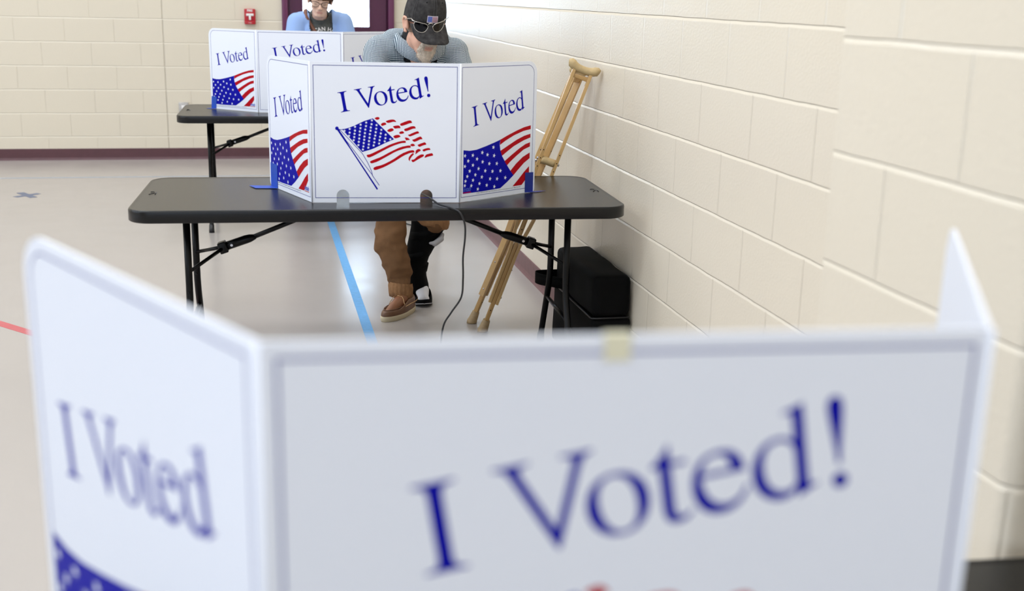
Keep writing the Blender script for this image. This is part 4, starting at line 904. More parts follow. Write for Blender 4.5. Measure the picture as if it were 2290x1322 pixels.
for p in sh:
    if p[0] == 'c': inner.append(('c', p[1], p[2], p[3]*0.80, p[4]*0.80))
    else: inner.append(('e', p[1], tuple(k*0.86 for k in p[2])))
bodyp += inner
bodyp += hand_prims((0.612, 4.69, 0.795), (0.25, -0.9, -0.18), (0, 0, -1), 1)+hand_prims((0.835, 4.65, 0.792), (-0.35, -0.9, -0.18), (0, 0, -1), -1)
bodyp += [('c', (0.635, 5.47, 0.93), (0.625, 5.36, 0.47), 0.080, 0.052), ('c', (0.625, 5.36, 0.47), (0.668, 5.275, 0.09), 0.050, 0.032), ('c', (0.668, 5.275, 0.06), (0.625, 5.215, 0.040), 0.026, 0.016),
          ('c', (0.845, 5.49, 0.93), (0.835, 5.40, 0.46), 0.080, 0.050), ('c', (0.828, 5.40, 0.46), (0.775, 5.43, 0.26), 0.044, 0.036), ('c', (0.775, 5.43, 0.26), (0.765, 5.455, 0.09), 0.036, 0.030), ('c', (0.775, 5.46, 0.06), (0.785, 5.40, 0.042), 0.028, 0.022)]
body = blob('body', bodyp, [M['skin'], M['lips']], man, org, voxel=0.0042, smooth=3)
HI = HT.inverted()
def mlips(c, n):
    q = HI @ (c+org)
    return 1 if ((q.x/0.018)**2+((q.z+0.066)/0.0075)**2 < 1 and q.y < -0.076) else 0
paint(body, mlips)
shirt = blob('shirt', sh, M['shirt'], man, org, voxel=0.007, smooth=5, wrinkle=0.006, wscale=9.0)
# open the neck
NT = Vector((0.727, 5.085, 1.285))
bm = bmesh.new(); bm.from_mesh(shirt.data)
kill = []
for f in bm.faces:
    c = f.calc_center_median()+org
    q = c-NT
    if (q.x/0.072)**2+(q.y/0.085)**2 < 1 and q.z > -0.09: kill.append(f)
    elif abs(c.x-0.730-(1.30-c.z)*0.0) < (c.z-1.150)*0.42 and c.y < 5.10 and c.z > 1.150: kill.append(f)
bmesh.ops.delete(bm, geom=kill, context='FACES'); bm.to_mesh(shirt.data); bm.free()
und = blob('undershirt', [('e', (0.722, 5.185, 1.14), (0.150, 0.115, 0.16)), ('c', (0.60, 5.15, 1.23), (0.84, 5.14, 1.225), 0.055, 0.055), ('c', (0.722, 5.14, 1.24), (0.726, 5.085, 1.292), 0.088, 0.082)], M['under'], man, org, voxel=0.007, smooth=3)
# shirt collar: two folded points around the neck
mb = MB(); inn = []; out_ = []
for k in range(25):
    a = math.radians(-250+k*320/24.0)   # opening in front (towards the camera)
    ca, sa = math.cos(a), math.sin(a)
    f = max(0.0, -sa)
    inn.append(Vector((0.724+ca*0.090, 5.100+sa*0.098, 1.318-0.045*f)))
    out_.append(Vector((0.724+ca*0.118, 5.105+sa*0.132, 1.282-0.085*f)))
mid = [(a*0.5+b*0.5)+Vector((0, 0, 0.016)) for a, b in zip(inn, out_)]
n = len(inn)
mb.add(inn+mid+out_, [(i, i+1, n+i+1, n+i) for i in range(n-1)]+[(n+i, n+i+1, 2*n+i+1, 2*n+i) for i in range(n-1)], 0, True)
o = mb.build('collar', M['shirt'], man, origin=org); sd = o.modifiers.new('s', 'SOLIDIFY'); sd.thickness = 0.003; apply_mods(o)
# short hair at the nape
blob('hair', [('e', HT @ Vector((0, 0.040, -0.005)), (0.0745, 0.074, 0.058), HT.to_3x3())], M['hair_m'], man, org, voxel=0.005, smooth=1)
# goatee
R3 = HT.to_3x3()
def hv(x, y, z): return HT @ Vector((x, y, z))
be = [('e', hv(0, -0.066, -0.100), (0.036, 0.030, 0.032), R3), ('e', hv(0, -0.078, -0.106), (0.026, 0.020, 0.028), R3), ('e', hv(0, -0.083, -0.085), (0.027, 0.0125, 0.0085), R3), ('c', hv(-0.023, -0.080, -0.054), hv(-0.022, -0.079, -0.080), 0.0105, 0.0105), ('c', hv(0.023, -0.080, -0.054), hv(0.022, -0.079, -0.080), 0.0105, 0.0105), ('c', hv(-0.030, -0.070, -0.086), hv(-0.027, -0.078, -0.056), 0.012, 0.0095), ('c', hv(0.030, -0.070, -0.086), hv(0.027, -0.078, -0.056), 0.012, 0.0095),
      ('c', hv(-0.026, -0.080, -0.052), hv(-0.004, -0.0905, -0.0475), 0.0095, 0.0095), ('c', hv(0.026, -0.080, -0.052), hv(0.004, -0.0905, -0.0475), 0.0095, 0.0095)]
bd = blob('goatee', be, M['beard'], man, org, voxel=0.003, smooth=1)
for v in bd.data.vertices:
    q = v.co*230; v.co += v.normal*0.0016*noise.noise(Vector((q.x, q.y, q.z*0.35)))
# beard strands
mb = MB(); rnd = random.Random(3); pv = [(p.center.copy(), p.normal.copy()) for p in bd.data.polygons]
for _ in range(1400):
    c, n_ = rnd.choice(pv); q = HI @ (c+org)
    if q.y > -0.05: continue
    dn = (R3 @ Vector((rnd.uniform(-.25, .25), -0.25, -1))).normalized(); d = (n_*0.55+dn*0.9+Vector((rnd.uniform(-.3, .3), rnd.uniform(-.3, .3), rnd.uniform(-.2, .2)))).normalized()
    L_ = rnd.uniform(0.006, 0.013); a = c+org; b = a+d*L_; s_ = d.cross(Vector((0, 1, 0.2))).normalized()*0.00045
    mb.add([a-s_, a+s_, b], [(0, 1, 2)])
o = mb.build('beard_hair', M['beard'], bd, origin=org, weld=False); o['kind'] = 'stuff'
# cap
capM = Matrix.Translation((0.732, 4.985, 1.352)) @ Matrix.Rotation(math.radians(14), 4, 'Z') @ Matrix.Rotation(math.radians(18), 4, 'X') @ Matrix.Rotation(math.radians(1), 4, 'Y')
def cv(x, y, z): return capM @ Vector((x, y, z))
mb = MB(); rings = []
for i in range(13):
    t_ = i/12.0; ph = t_*math.pi/2*0.985
    ring = []
    for k in range(48):
        a = 2*math.pi*k/48; rx, ry = 0.0865, 0.104
        front = max(0, -math.sin(a))
        bul = 1+0.03*math.sin(ph)*front
        x = math.cos(a)*rx*math.cos(ph)**0.55*bul; y = math.sin(a)*ry*math.cos(ph)**0.55*bul+0.012
        z = 0.022+0.012*front+math.sin(ph)*(0.128+0.006*front)
        k_ = 0.0012*noise.noise(Vector((x*40, y*40, z*40)))
        ring.append(cv(x*(1+k_*8), y*(1+k_*8), z+k_))
    rings.append(ring)
mb.loft(rings, cap=False); mb.add(rings[-1], [tuple(range(48))])
cap = mb.build('cap', M['cap'], man, origin=org); sd = cap.modifiers.new('s', 'SOLIDIFY'); sd.thickness = 0.002; apply_mods(cap)
mb = MB()
for ang in (90, 30, -30, -90, -150, 150):
    for dd in (-0.012, 0.012) if ang in (-90, ) else (-0.008, 0.008):
        pts = []
        for i in range(13):
            ph = i/12.0*math.pi/2*0.95; a = math.radians(ang)+dd*6*(0.15+math.cos(ph))/1.0; front = max(0, -math.sin(a)); bul = 1+0.03*math.sin(ph)*front
            pts.append(cv(math.cos(a)*0.0872*math.cos(ph)**0.55*bul, math.sin(a)*0.1047*math.cos(ph)**0.55*bul+0.012, 0.0225+0.012*front+math.sin(ph)*(0.1285+0.006*front)))
        mb.tube(pts, 0.0007, 5)
mb.build('stitching', M['seam'], cap, origin=org)
for ang in (-62, -118):
    mb = MB()
    a = math.radians(ang); ph = 0.78; front = max(0, -math.sin(a)); bul = 1+0.03*math.sin(ph)*front
    mb.sphere(cv(math.cos(a)*0.0875*math.cos(ph)**0.55*bul, math.sin(a)*0.105*math.cos(ph)**0.55*bul+0.012, 0.0225+0.012*front+math.sin(ph)*(0.1285)), 0.0034); mb.build('eyelet', M['eyelet'], cap, origin=org)
mb = MB(); mb.sphere(cv(0, 0.012, 0.153), (0.006, 0.006, 0.004)); mb.build('top_button', M['eyelet'], cap, origin=org)
# brim
mb = MB(); NU, NV = 25, 9; top_ = []
for j in range(NV):
    v = j/(NV-1.0); row = []
    for i in range(NU):
        u = -1+2*i/(NU-1.0); a = math.radians(-90+u*66)
        bx_, by_ = math.cos(a)*0.0865, math.sin(a)*0.104+0.012
        ln = 0.074*(1-abs(u)**3.2)**0.5 if abs(u) < 1 else 0
        x = bx_*(1+0.06*v*(1-abs(u)**4)); y = by_-ln*v
        z = 0.034*max(0, -math.sin(a))**0.5+0.002-0.80*ln*v-2.0*x*x*(0.35+0.65*v)-0.0
        row.append(cv(x, y, z))
    top_.append(row)
vs = [p for r_ in top_ for p in r_]; mb.add(vs, [(j*NU+i, j*NU+i+1, (j+1)*NU+i+1, (j+1)*NU+i) for j in range(NV-1) for i in range(NU-1)], 0, True)
brim = mb.build('brim', M['cap'], cap, origin=org); sd = brim.modifiers.new('s', 'SOLIDIFY'); sd.thickness = 0.0035; sd.offset = 0; apply_mods(brim)
# flag patch on the cap front
mb = MB()
def pp(u, v, d=0.0):
    a = math.radians(-90+u*15-6); ph = 0.08+v*0.22; front = max(0, -math.sin(a)); bul = 1+0.03*math.sin(ph)*front
    return cv(math.cos(a)*(0.089+d)*math.cos(ph)**0.55*bul, math.sin(a)*(0.1068+d)*math.cos(ph)**0.55*bul+0.012, 0.0225+0.012*front+math.sin(ph)*(0.1295+0.006*front))
def patch(u0, u1, v0, v1, mi, d):
    n = 6; mb.add([pp(u0+(u1-u0)*i/n, v, d) for v in (v0, v1) for i in range(n+1)], [(i, i+1, n+2+i, n+1+i) for i in range(n)], mi)
patch(-1, 1, 0, 1, 0, 0.0004); patch(-0.9, -0.12, 0.12, 0.9, 1, 0.0008)
for k in range(5): patch(-0.08, 0.9, 0.12+k*0.165, 0.20+k*0.165, 2, 0.0008)
mb.build('flag_patch', [M['patchw'], M['patchb'], M['patchr']], cap, origin=org)
# sunglasses resting on the brim
sg = bpy.data.objects.new('sunglasses', None); col.objects.link(sg); sg.parent = man
def sgp(x, y, z): return cv(x-0.030, y+0.16*x, z)
def lens_loop(sd):
    p2 = [(0.010, 0.004), (0.020, 0.013), (0.045, 0.017), (0.066, 0.019), (0.070, 0.008), (0.064, -0.006), (0.050, -0.015), (0.034, -0.017), (0.020, -0.013), (0.013, -0.004)]
    lp = smooth_loop(p2, 2)
    return [sgp(sd*x*1.05, -0.126+1.5*max(0, x-0.02)**2*5, 0.036+y*1.22) for x, y in lp]
for sd in (-1, 1):
    lp = lens_loop(sd); mb = MB(); mb.add(lp+[sum(lp, Vector())/len(lp)+(R3 @ Vector((0, -0.002, 0)))], [(i, (i+1) % len(lp), len(lp)) for i in range(len(lp))], 0, True); mb.build('lens', M['lens'], sg, origin=org)
mb = MB()
for sd in (-1, 1):
    lp = lens_loop(sd); mb.tube(lp+[lp[0]], 0.0016, 8)
    mb.tube([sgp(sd*0.069, -0.112, 0.059), sgp(sd*0.078, -0.100, 0.061)]+([cv(-0.0945, -0.070, 0.054), cv(-0.0955, -0.02, 0.036), cv(-0.089, 0.010, 0.020)] if sd < 0 else [cv(0.0570, -0.082, 0.0600), cv(0.0730, -0.062, 0.0575), cv(0.0850, -0.038, 0.0540)]), [0.0022, 0.0024, 0.0022, 0.0018, 0.0018], 8)
mb.tube([sgp(-0.012, -0.124, 0.050), sgp(0, -0.126, 0.055), sgp(0.012, -0.124, 0.050)], 0.002, 8)
mb.build('frame', M['silver'], sg, origin=org)
# trousers: right leg full length, left leg gathered above the brace
tr = [('c', (0.74, 5.48, 0.99), (0.74, 5.50, 0.93), 0.150, 0.140), ('c', (0.650, 5.48, 0.90), (0.622, 5.36, 0.46), 0.096, 0.068), ('c', (0.622, 5.355, 0.46), (0.620, 5.325, 0.33), 0.066, 0.072),
      ('c', (0.620, 5.325, 0.33), (0.655, 5.29, 0.20), 0.070, 0.060), ('c', (0.655, 5.29, 0.20), (0.662, 5.280, 0.150), 0.058, 0.048),
      ('c', (0.835, 5.49, 0.90), (0.828, 5.40, 0.47), 0.096, 0.076), ('c', (0.828, 5.395, 0.47), (0.832, 5.375, 0.425), 0.070, 0.062)]
blob('trousers', tr, M['duck'], man, org, voxel=0.006, smooth=2, wrinkle=0.011, wscale=11.0, wz=1.5)
mb = MB(); rings = []
for (z, r) in ((0.150, 0.056), (0.128, 0.059), (0.098, 0.0565), (0.076, 0.053), (0.078, 0.048), (0.10, 0.050)):
    ring = []
    for k in range(64):
        a = 2*math.pi*k/64; rr = r+0.0016*math.cos(a*18)+0.003*noise.noise(Vector((math.cos(a)*2, math.sin(a)*2, z*9)))
        ring.append(Vector((0.663+math.cos(a)*rr, 5.278+math.sin(a)*rr*1.0, z+0.010*math.cos(a+2.4))))
    rings.append(ring)
mb.loft(rings, cap=False); mb.build('trouser_hem', M['duck2'], man, origin=org)
# boat shoe
def shoe_outline(L_, W_, n=40):
    p = []
    for k in range(n):
        a = 2*math.pi*k/n; x = math.cos(a)
        wd = W_*(0.80+0.20*math.sin((x+0.4)*1.4)) if x > -0.2 else W_*0.82
        p.append((x*L_, math.sin(a)*wd*(1-0.15*max(0, -x))*(1 if abs(x) < .9 else 1)))
    return p
heel = Vector((0.735, 5.325, 0)); toe = Vector((0.560, 5.125, 0)); fd = (toe-heel).normalized(); fl_ = Vector((-fd.y, fd.x, 0)); fc = (heel+toe)/2
def F(a, b, z): return fc+fd*a+fl_*b+Vector((0, 0, z))
ol = shoe_outline((toe-heel).length/2, 0.050)
sho = bpy.data.objects.new('boat_shoe', None); col.objects.link(sho); sho.parent = man
mb = MB(); mb.loft([[F(x*0.985, y*0.97, 0.0) for x, y in ol], [F(x, y, 0.004) for x, y in ol], [F(x*1.01, y*1.02, 0.014) for x, y in ol], [F(x*1.01, y*1.02, 0.022) for x, y in ol], [F(x*0.98, y*0.97, 0.026) for x, y in ol]]); mb.build('sole', M['sole'], sho, origin=org)
up_ = []
def ztop(x): return 0.050+0.030*min(1, max(0, (0.055-x)/0.09))
for t_, s1 in ((0.0, 0.985), (0.35, 0.995), (0.75, 0.965), (1.0, 0.90)):
    up_.append([F(x*s1-0.003*t_, y*s1*(1-0.08*t_), 0.024+(ztop(x)-0.024)*t_) for x, y in ol])
up_.append([F(x*0.84-0.006, y*0.78, ztop(x)-0.001) for x, y in ol]); up_.append([F(x*0.80-0.006, y*0.72, ztop(x)-0.012) for x, y in ol])
mb = MB(); mb.loft(up_, cap=False); mb.build('upper', M['leather2'], sho, origin=org)
va = [('c', F(0.088, 0, 0.032), F(0.030, 0, 0.052), 0.022, 0.030), ('c', F(0.030, 0, 0.052), F(-0.030, 0, 0.082), 0.029, 0.030), ('c', F(0.060, 0.016, 0.034), F(0.060, -0.016, 0.034), 0.020, 0.020)]
blob('vamp', va, M['leather'], sho, org, voxel=0.004, smooth=3)
mb = MB()
arc = [F(math.cos(a)*0.066+0.042, math.sin(a)*0.034, 0.0555-0.004*math.cos(a)) for a in [math.radians(-110+k*220/20) for k in range(21)]]
mb.tube(arc, 0.0022, 6); mb.build('toe_seam', M['leather2'], sho, origin=org)
mb = MB()
for sd in (-1, 1):
    mb.tube([F(0.012, sd*0.0475, 0.056), F(-0.03, sd*0.0495, 0.062), F(-0.08, sd*0.046, 0.064), F(-0.11, sd*0.034, 0.064)], 0.0017, 6)
    mb.tube(bez([F(-0.004, sd*0.010, 0.098), F(0.004, sd*0.026, 0.090), F(0.014, sd*0.042, 0.064)], 5), 0.0017, 6)
mb.tube([F(0.0, -0.018, 0.096), F(0.004, 0.0, 0.100), F(0.0, 0.018, 0.096)], 0.0017, 6)
mb.build('lace', M['lace'], sho, origin=org)
blob('sock', [('c', (0.672, 5.282, 0.14), (0.668, 5.282, 0.075), 0.037, 0.040)], M['sock'], man, org, voxel=0.005, smooth=1)
# orthopaedic boot on the left leg
wb_ = bpy.data.objects.new('walking_boot', None); col.objects.link(wb_); wb_.parent = man
mb = MB(); rings = []
path = [((0.818, 5.405, 0.445), 0.086, 0.080), ((0.815, 5.405, 0.40), 0.084, 0.080), ((0.798, 5.41, 0.345), 0.077, 0.074), ((0.778, 5.42, 0.29), 0.068, 0.068), ((0.760, 5.43, 0.24), 0.060, 0.062), ((0.752, 5.44, 0.19), 0.056, 0.060), ((0.754, 5.450, 0.14), 0.058, 0.072), ((0.766, 5.465, 0.095), 0.058, 0.080), ((0.775, 5.485, 0.04), 0.058, 0.068)]
for (c, rx, ry) in path:
    ring = []
    for k in range(36):
        a = 2*math.pi*k/36; q = 1+0.03*noise.noise(Vector((math.cos(a)*1.5, math.sin(a)*1.5, c[2]*16)))
        tilt = 0.35*math.cos(a)*rx if c[2] > 0.42 else 0.0
        ring.append(Vector((c[0]+math.cos(a)*rx*q, c[1]+math.sin(a)*ry*q, c[2]-0.25*tilt-(0.016*max(0, -math.sin(a)) if c[2] > 0.42 else 0))))
    rings.append(ring)
mb.loft(rings); mb.build('shaft', M['brace'], wb_, origin=org)
for z, cx, cy, rx, ry in ((0.375, 0.808, 5.407, 0.085, 0.081), (0.262, 0.769, 5.425, 0.068, 0.069), (0.165, 0.757, 5.450, 0.062, 0.067)):
    mb = MB(); rr = []
    for dz in (-0.018, 0.018): rr.append([Vector((cx+math.cos(2*math.pi*k/36)*rx+(dz*0.2), cy+math.sin(2*math.pi*k/36)*ry, z+dz+0.02*math.cos(2*math.pi*k/36))) for k in range(36)])
    mb.loft(rr, cap=False); o = mb.build('strap', M['brace'], wb_, origin=org); sd = o.modifiers.new('s', 'SOLIDIFY'); sd.thickness = 0.004; apply_mods(o)
fd2 = Vector((0.06, -1, 0)).normalized(); fl2 = Vector((-fd2.y, fd2.x, 0)); fc2 = Vector((0.782, 5.475, 0))
def F2(a, b, z): return fc2+fd2*a+fl2*b+Vector((0, 0, z))
ol2 = shoe_outline(0.135, 0.058)
mb = MB(); mb.loft([[F2(x, y, 0.003+max(0, x-0.07)*0.25) for x, y in ol2], [F2(x*1.0, y, 0.020+max(0, x-0.07)*0.2) for x, y in ol2], [F2(x*0.99, y*0.98, 0.030+max(0, x-0.07)*0.2) for x, y in ol2]])
mb.build('boot_sole', M['brace'], wb_, origin=org)
mb = MB(); mb.tube([F2(x*1.0, y*1.0, 0.007+max(0, x-0.07)*0.25) for x, y in ol2]+[F2(ol2[0][0], ol2[0][1], 0.022)], 0.0022, 6); mb.build('sole_edge', M['strapg'], wb_, origin=org)
mb = MB(); rr = []
for z, k_ in ((0.028, 1.0), (0.050, 0.97), (0.066, 0.9)):
    rr.append([F2(x*k_-0.0, y*k_, 0.024+(z-0.024)*(1.0 if x < 0.03 else max(0.35, 1-(x-0.03)*7))) for x, y in ol2])
mb.loft(rr, cap=False); mb.build('side_shell', M['brace'], wb_, origin=org)
blob('white_sock', [('c', F2(0.06, 0, 0.070), F2(0.096, 0.0, 0.045), 0.035, 0.025), ('c', F2(0.102, -0.012, 0.040), F2(0.102, 0.010, 0.040), 0.018, 0.018)], M['sock'], man, org, voxel=0.004, smooth=2)
blob('liner_flap', [('c', (0.835, 5.337, 0.322), (0.868, 5.352, 0.342), 0.014, 0.015), ('c', (0.812, 5.332, 0.326), (0.835, 5.335, 0.325), 0.007, 0.012), ('c', (0.868, 5.352, 0.345), (0.876, 5.362, 0.360), 0.012, 0.010)], M['strapg'], man, org, voxel=0.004, smooth=2)
# cuff of the gathered trouser leg over the top of the boot
mb = MB(); rings = []
for (z, r) in ((0.475, 0.078), (0.45, 0.088), (0.425, 0.090), (0.402, 0.086), (0.395, 0.078), (0.41, 0.072)):
    ring = []
    for k in range(48):
        a = 2*math.pi*k/48; rr = r+0.006*noise.noise(Vector((math.cos(a)*3, math.sin(a)*3, z*20)))
        ring.append(Vector((0.826+math.cos(a)*rr*0.98, 5.395+math.sin(a)*rr, z-0.020*math.cos(a-0.4)+0.008*noise.noise(Vector((math.cos(a)*3, math.sin(a)*3, 5))))))
    rings.append(ring)
mb.loft(rings, cap=False); mb.build('rolled_cuff', M['duck2'], man, origin=org)

# ============================ the woman ============================
org = Vector((0.48, 8.30, 0.0))
wo = thing('person', 'person in a light blue cardigan and glasses looking down at the far booth', 'person', org)
WT = Matrix.Translation((0.476, 8.13, 1.432)) @ Matrix.Rotation(math.radians(-3), 4, 'Z') @ Matrix.Rotation(math.radians(20), 4, 'X') @ Matrix.Rotation(math.radians(5), 4, 'Y')
WR = WT.to_3x3(); WI = WT.inverted()
def wv_(x, y, z): return WT @ Vector((x*0.95, y*0.95, z*0.95))
torso = [('e', (0.480, 8.30, 1.16), (0.155, 0.105, 0.19)), ('c', (0.36, 8.28, 1.287), (0.60, 8.28, 1.287), 0.050, 0.050), ('c', (0.48, 8.34, 1.08), (0.49, 8.42, 0.93), 0.135, 0.150)]
arms = [('c', (0.325, 8.27, 1.268), (0.275, 8.17, 0.99), 0.056, 0.046), ('c', (0.275, 8.17, 0.99), (0.37, 7.93, 0.80), 0.044, 0.034), ('c', (0.635, 8.27, 1.275), (0.695, 8.17, 0.99), 0.056, 0.046), ('c', (0.695, 8.17, 0.99), (0.60, 7.93, 0.80), 0.044, 0.034)]
bp_ = head_prims(WT, 0.95, False)+[('c', (0.478, 8.28, 1.285), wv_(0, 0.015, -0.06), 0.054, 0.048)]
bp_ += [(p[0], p[1], tuple(k*0.88 for k in p[2])) if p[0] == 'e' else ('c', p[1], p[2], p[3]*0.8, p[4]*0.8) for p in torso+arms]
bp_ += hand_prims((0.38, 7.905, 0.79), (0.3, -0.9, -0.15), (0, 0, -1), 1, 0.9)+hand_prims((0.592, 7.905, 0.79), (-0.3, -0.9, -0.15), (0, 0, -1), -1, 0.9)
bp_ += [('c', (0.41, 8.42, 0.90), (0.405, 8.40, 0.47), 0.075, 0.050), ('c', (0.405, 8.40, 0.47), (0.40, 8.44, 0.08), 0.048, 0.030), ('c', (0.40, 8.43, 0.04), (0.395, 8.28, 0.035), 0.030, 0.026),
        ('c', (0.56, 8.42, 0.90), (0.565, 8.40, 0.47), 0.075, 0.050), ('c', (0.565, 8.40, 0.47), (0.57, 8.44, 0.08), 0.048, 0.030), ('c', (0.57, 8.43, 0.04), (0.575, 8.28, 0.035), 0.030, 0.026)]
wbody = blob('body', bp_, [M['skin_w'], M['lips_w'], M['brow']], wo, org, voxel=0.0045, smooth=3)
def wl(c, n):
    q = WI @ (c+org); q = q/0.95
    if (q.x/0.022)**2+((q.z+0.067)/0.0085)**2 < 1 and q.y < -0.070: return 1
    if 0.012 < abs(q.x) < 0.044 and 0.021 < q.z-abs(q.x)*0.05 < 0.027 and q.y < -0.06: return 2
    return 0
paint(wbody, wl)
tee = blob('tee_shirt', [('e', (0.480, 8.30, 1.155), (0.158, 0.110, 0.19)), ('c', (0.37, 8.285, 1.287), (0.59, 8.285, 1.287), 0.053, 0.053), ('c', (0.48, 8.34, 1.08), (0.49, 8.42, 0.95), 0.142, 0.152), ('c', (0.479, 8.285, 1.28), (0.477, 8.255, 1.317), 0.078, 0.070)], M['tee'], wo, org, voxel=0.007, smooth=4, wrinkle=0.003, wscale=7)
bm = bmesh.new(); bm.from_mesh(tee.data); kill = []
for f in bm.faces:
    c = f.calc_center_median()+org; q = c-Vector((0.477, 8.225, 1.325))
    if (q.x/0.058)**2+(q.y/0.080)**2+(q.z/0.038)**2 < 1: kill.append(f)
bmesh.ops.delete(bm, geom=kill, context='FACES'); bm.to_mesh(tee.data); bm.free()
card = blob('cardigan', [('e', (0.480, 8.30, 1.155), (0.172, 0.124, 0.20)), ('c', (0.36, 8.28, 1.280), (0.60, 8.28, 1.287), 0.062, 0.062), ('c', (0.41, 8.28, 1.317), (0.55, 8.28, 1.325), 0.045, 0.045), ('c', (0.48, 8.34, 1.08), (0.49, 8.42, 0.90), 0.155, 0.165)]+[('c', p[1], p[2], p[3]+0.006, p[4]+0.006) for p in arms], M['cardi'], wo, org, voxel=0.007, smooth=5, wrinkle=0.011, wscale=7, wz=0.35)
bm = bmesh.new(); bm.from_mesh(card.data); kill = []
for f in bm.faces:
    c = f.calc_center_median()+org
    x0 = 0.405+max(0, 1.28-c.z)*0.05; x1 = 0.562
    if c.y < 8.26 and x0 < c.x < x1: kill.append(f)
    elif ((c.x-0.48)/0.085)**2+((c.y-8.27)/0.075)**2 < 1 and c.z > 1.22: kill.append(f)
bmesh.ops.delete(bm, geom=kill, context='FACES'); bm.to_mesh(card.data); bm.free()
sd = card.modifiers.new('s', 'SOLIDIFY'); sd.thickness = 0.005; sd.offset = 1; apply_mods(card)
jb = [(p[0], p[1], p[2], p[3]+0.012, p[4]+0.014) for p in bp_[-6:] if p[1][2] > 0.3]
blob('jeans', jb+[('c', (0.43, 8.42, 0.92), (0.55, 8.42, 0.92), 0.12, 0.12)], M['jean'], wo, org, voxel=0.008, smooth=2, wrinkle=0.004)
for x in (0.398, 0.573):
    mb = MB(); q = shoe_outline(0.125, 0.046)
    mb.loft([[Vector((x+b, 8.36-a, z)) for a, b in [(u*s_, v*s_) for u, v in q]] for z, s_ in ((0.0, 0.97), (0.02, 1.0), (0.05, 0.97), (0.075, 0.8), (0.09, 0.5))]); mb.build('shoe', M['shoe2'], wo, origin=org)
# hair
hr_ = [('e', wv_(0, 0.028, 0.050), (0.081, 0.096, 0.080), WR), ('e', wv_(0, 0.050, 0.010), (0.078, 0.078, 0.080), WR), ('c', wv_(-0.060, -0.055, 0.056), wv_(-0.010, -0.086, 0.048), 0.020, 0.018), ('c', wv_(-0.010, -0.086, 0.048), wv_(0.050, -0.070, 0.040), 0.018, 0.018),
       ('c', wv_(0.062, -0.050, 0.055), wv_(0.080, -0.008, 0.010), 0.017, 0.015), ('c', wv_(-0.066, -0.045, 0.060), wv_(-0.080, -0.006, 0.010), 0.016, 0.014), ('c', wv_(-0.083, 0.006, 0.014), wv_(-0.078, 0.030, -0.030), 0.014, 0.012), ('c', wv_(0.083, 0.006, 0.014), wv_(0.078, 0.030, -0.030), 0.014, 0.012), ('c', wv_(0.02, -0.08, 0.060), wv_(0.052, -0.076, 0.034), 0.012, 0.007)]
blob('hair', hr_, M['hair_w'], wo, org, voxel=0.004, smooth=1, wrinkle=0.004, wscale=38, wz=0.35)
# glasses
gl_ = bpy.data.objects.new('glasses', None); col.objects.link(gl_); gl_.parent = wo
mb = MB()
for sd in (-1, 1):
    lp = [wv_(sd*0.0365+math.cos(a)*0.0290, -0.098+0.010*abs(math.cos(a)*0.5+sd*0.5) if True else 0, -0.002+math.sin(a)*(0.0185 if math.sin(a) > 0 else 0.023)) for a in [2*math.pi*k/28 for k in range(29)]]
    mb.tube(lp, 0.0016, 7)
    mb.tube([wv_(sd*0.060, -0.088, 0.004), wv_(sd*0.074, -0.075, 0.006), wv_(sd*0.080, -0.01, 0.004), wv_(sd*0.080, 0.005, 0.0)], 0.0018, 7)
mb.tube([wv_(-0.008, -0.099, 0.002), wv_(0, -0.102, 0.005), wv_(0.008, -0.099, 0.002)], 0.0018, 7)
mb.build('frame', M['specs'], gl_, origin=org)
for sd in (-1, 1):
    lp = [wv_(sd*0.0365+math.cos(a)*0.0290, -0.098+0.010*abs(math.cos(a)*0.5+sd*0.5), -0.002+math.sin(a)*(0.0185 if math.sin(a) > 0 else 0.023)) for a in [2*math.pi*k/28 for k in range(28)]]
    mb = MB(); mb.add(lp+[sum(lp, Vector())/28], [(i, (i+1) % 28, 28) for i in range(28)]); mb.build('lens', M['clear'], gl_, origin=org)
# eyes closed towards the page: lids
for sd in (-1, 1):
    mb = MB()
    pts = [wv_(sd*(0.031+math.cos(a)*0.012), -0.0835-0.0015*math.sin(a), -0.004-math.sin(a)*0.004) for a in [math.pi*k/8 for k in range(9)]]
    mb.tube(pts, 0.0011, 6); mb.build('eyelashes', M['brow'], wo, origin=org)
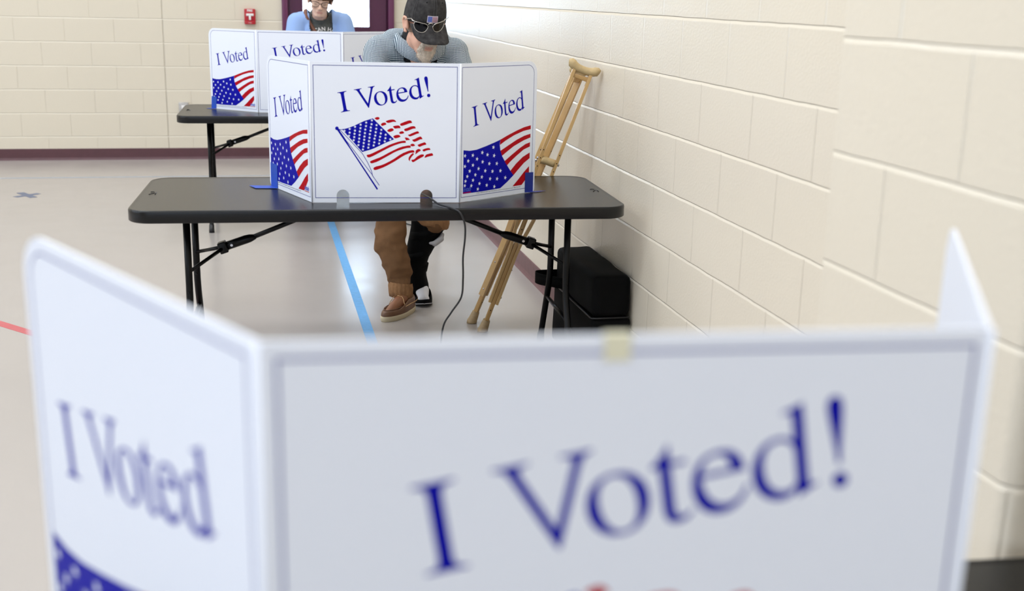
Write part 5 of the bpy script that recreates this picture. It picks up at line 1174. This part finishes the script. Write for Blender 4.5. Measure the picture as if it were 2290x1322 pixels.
# shoulder strap and lettering laid on the clothes
dg = bpy.context.evaluated_depsgraph_get(); dg.update()
def bvh(o):
    return BVHTree.FromPolygons([v.co+org for v in o.data.vertices], [tuple(p.vertices) for p in o.data.polygons])
bt, bc = bvh(tee), bvh(card)
def hit(x, z, trees):
    best = None
    for t_ in trees:
        h = t_.ray_cast(Vector((x, 7.9, z)), Vector((0, 1, 0)))
        if h[0] is not None and (best is None or h[0].y < best): best = h[0].y
    return best
pts = []
for k in range(24):
    f = k/23.0; x = 0.382+f*0.14; z = 1.365-f*0.32
    x = 0.380+0.080*max(0, (f-0.15))/0.42 if f < 0.57 else 0.460+(f-0.57)*0.30
    y = hit(x, z, [bt, bc]); y = 8.26 if y is None else y
    pts.append(Vector((x, min(y, 8.27)-0.006, z)))
for _ in range(3):
    pts = [pts[0]]+[Vector((pts[i].x, (pts[i-1].y+pts[i].y+pts[i+1].y)/3, pts[i].z)) for i in range(1, len(pts)-1)]+[pts[-1]]
mb = MB()
for i in range(len(pts)-1):
    a, b = pts[i], pts[i+1]; wd = Vector((0.0115, 0, 0.004))
    mb.add([a-wd, a+wd, b+wd, b-wd], [(0, 1, 2, 3)], 0, True)
o = mb.build('bag_strap', M['tan'], wo, origin=org); sd = o.modifiers.new('s', 'SOLIDIFY'); sd.thickness = 0.003; apply_mods(o)
mb = MB(); cx_, R_ = 0.506, 0.16; word = 'CAN HA'
adv = {'C': .78, 'A': .84, 'N': .86, ' ': .42, 'H': .86}; tot = sum(adv[c] for c in word); pos = -tot/2
for ch in word:
    wd_ = adv[ch]
    if ch != ' ':
        g = text2d(ch, 0.036, bold=0.0007); mx = max(v[0] for v in g[0]); an = -(pos+wd_/2)*0.030/R_
        vv = []
        for x, y in g[0]:
            px, py = x-mx/2, y; ca, sa = math.cos(an), math.sin(an)
            X = cx_+px*ca-py*sa-math.sin(an)*R_; Z = 1.222-0.0+px*sa+py*ca-(1-math.cos(an))*R_
            Y = hit(X, Z, [bt]); vv.append(Vector((X, (Y if Y else 8.2)-0.0022, Z)))
        mb.add(vv, g[1])
    pos += wd_
mb.build('lettering', M['white'], wo, origin=org, weld=False)
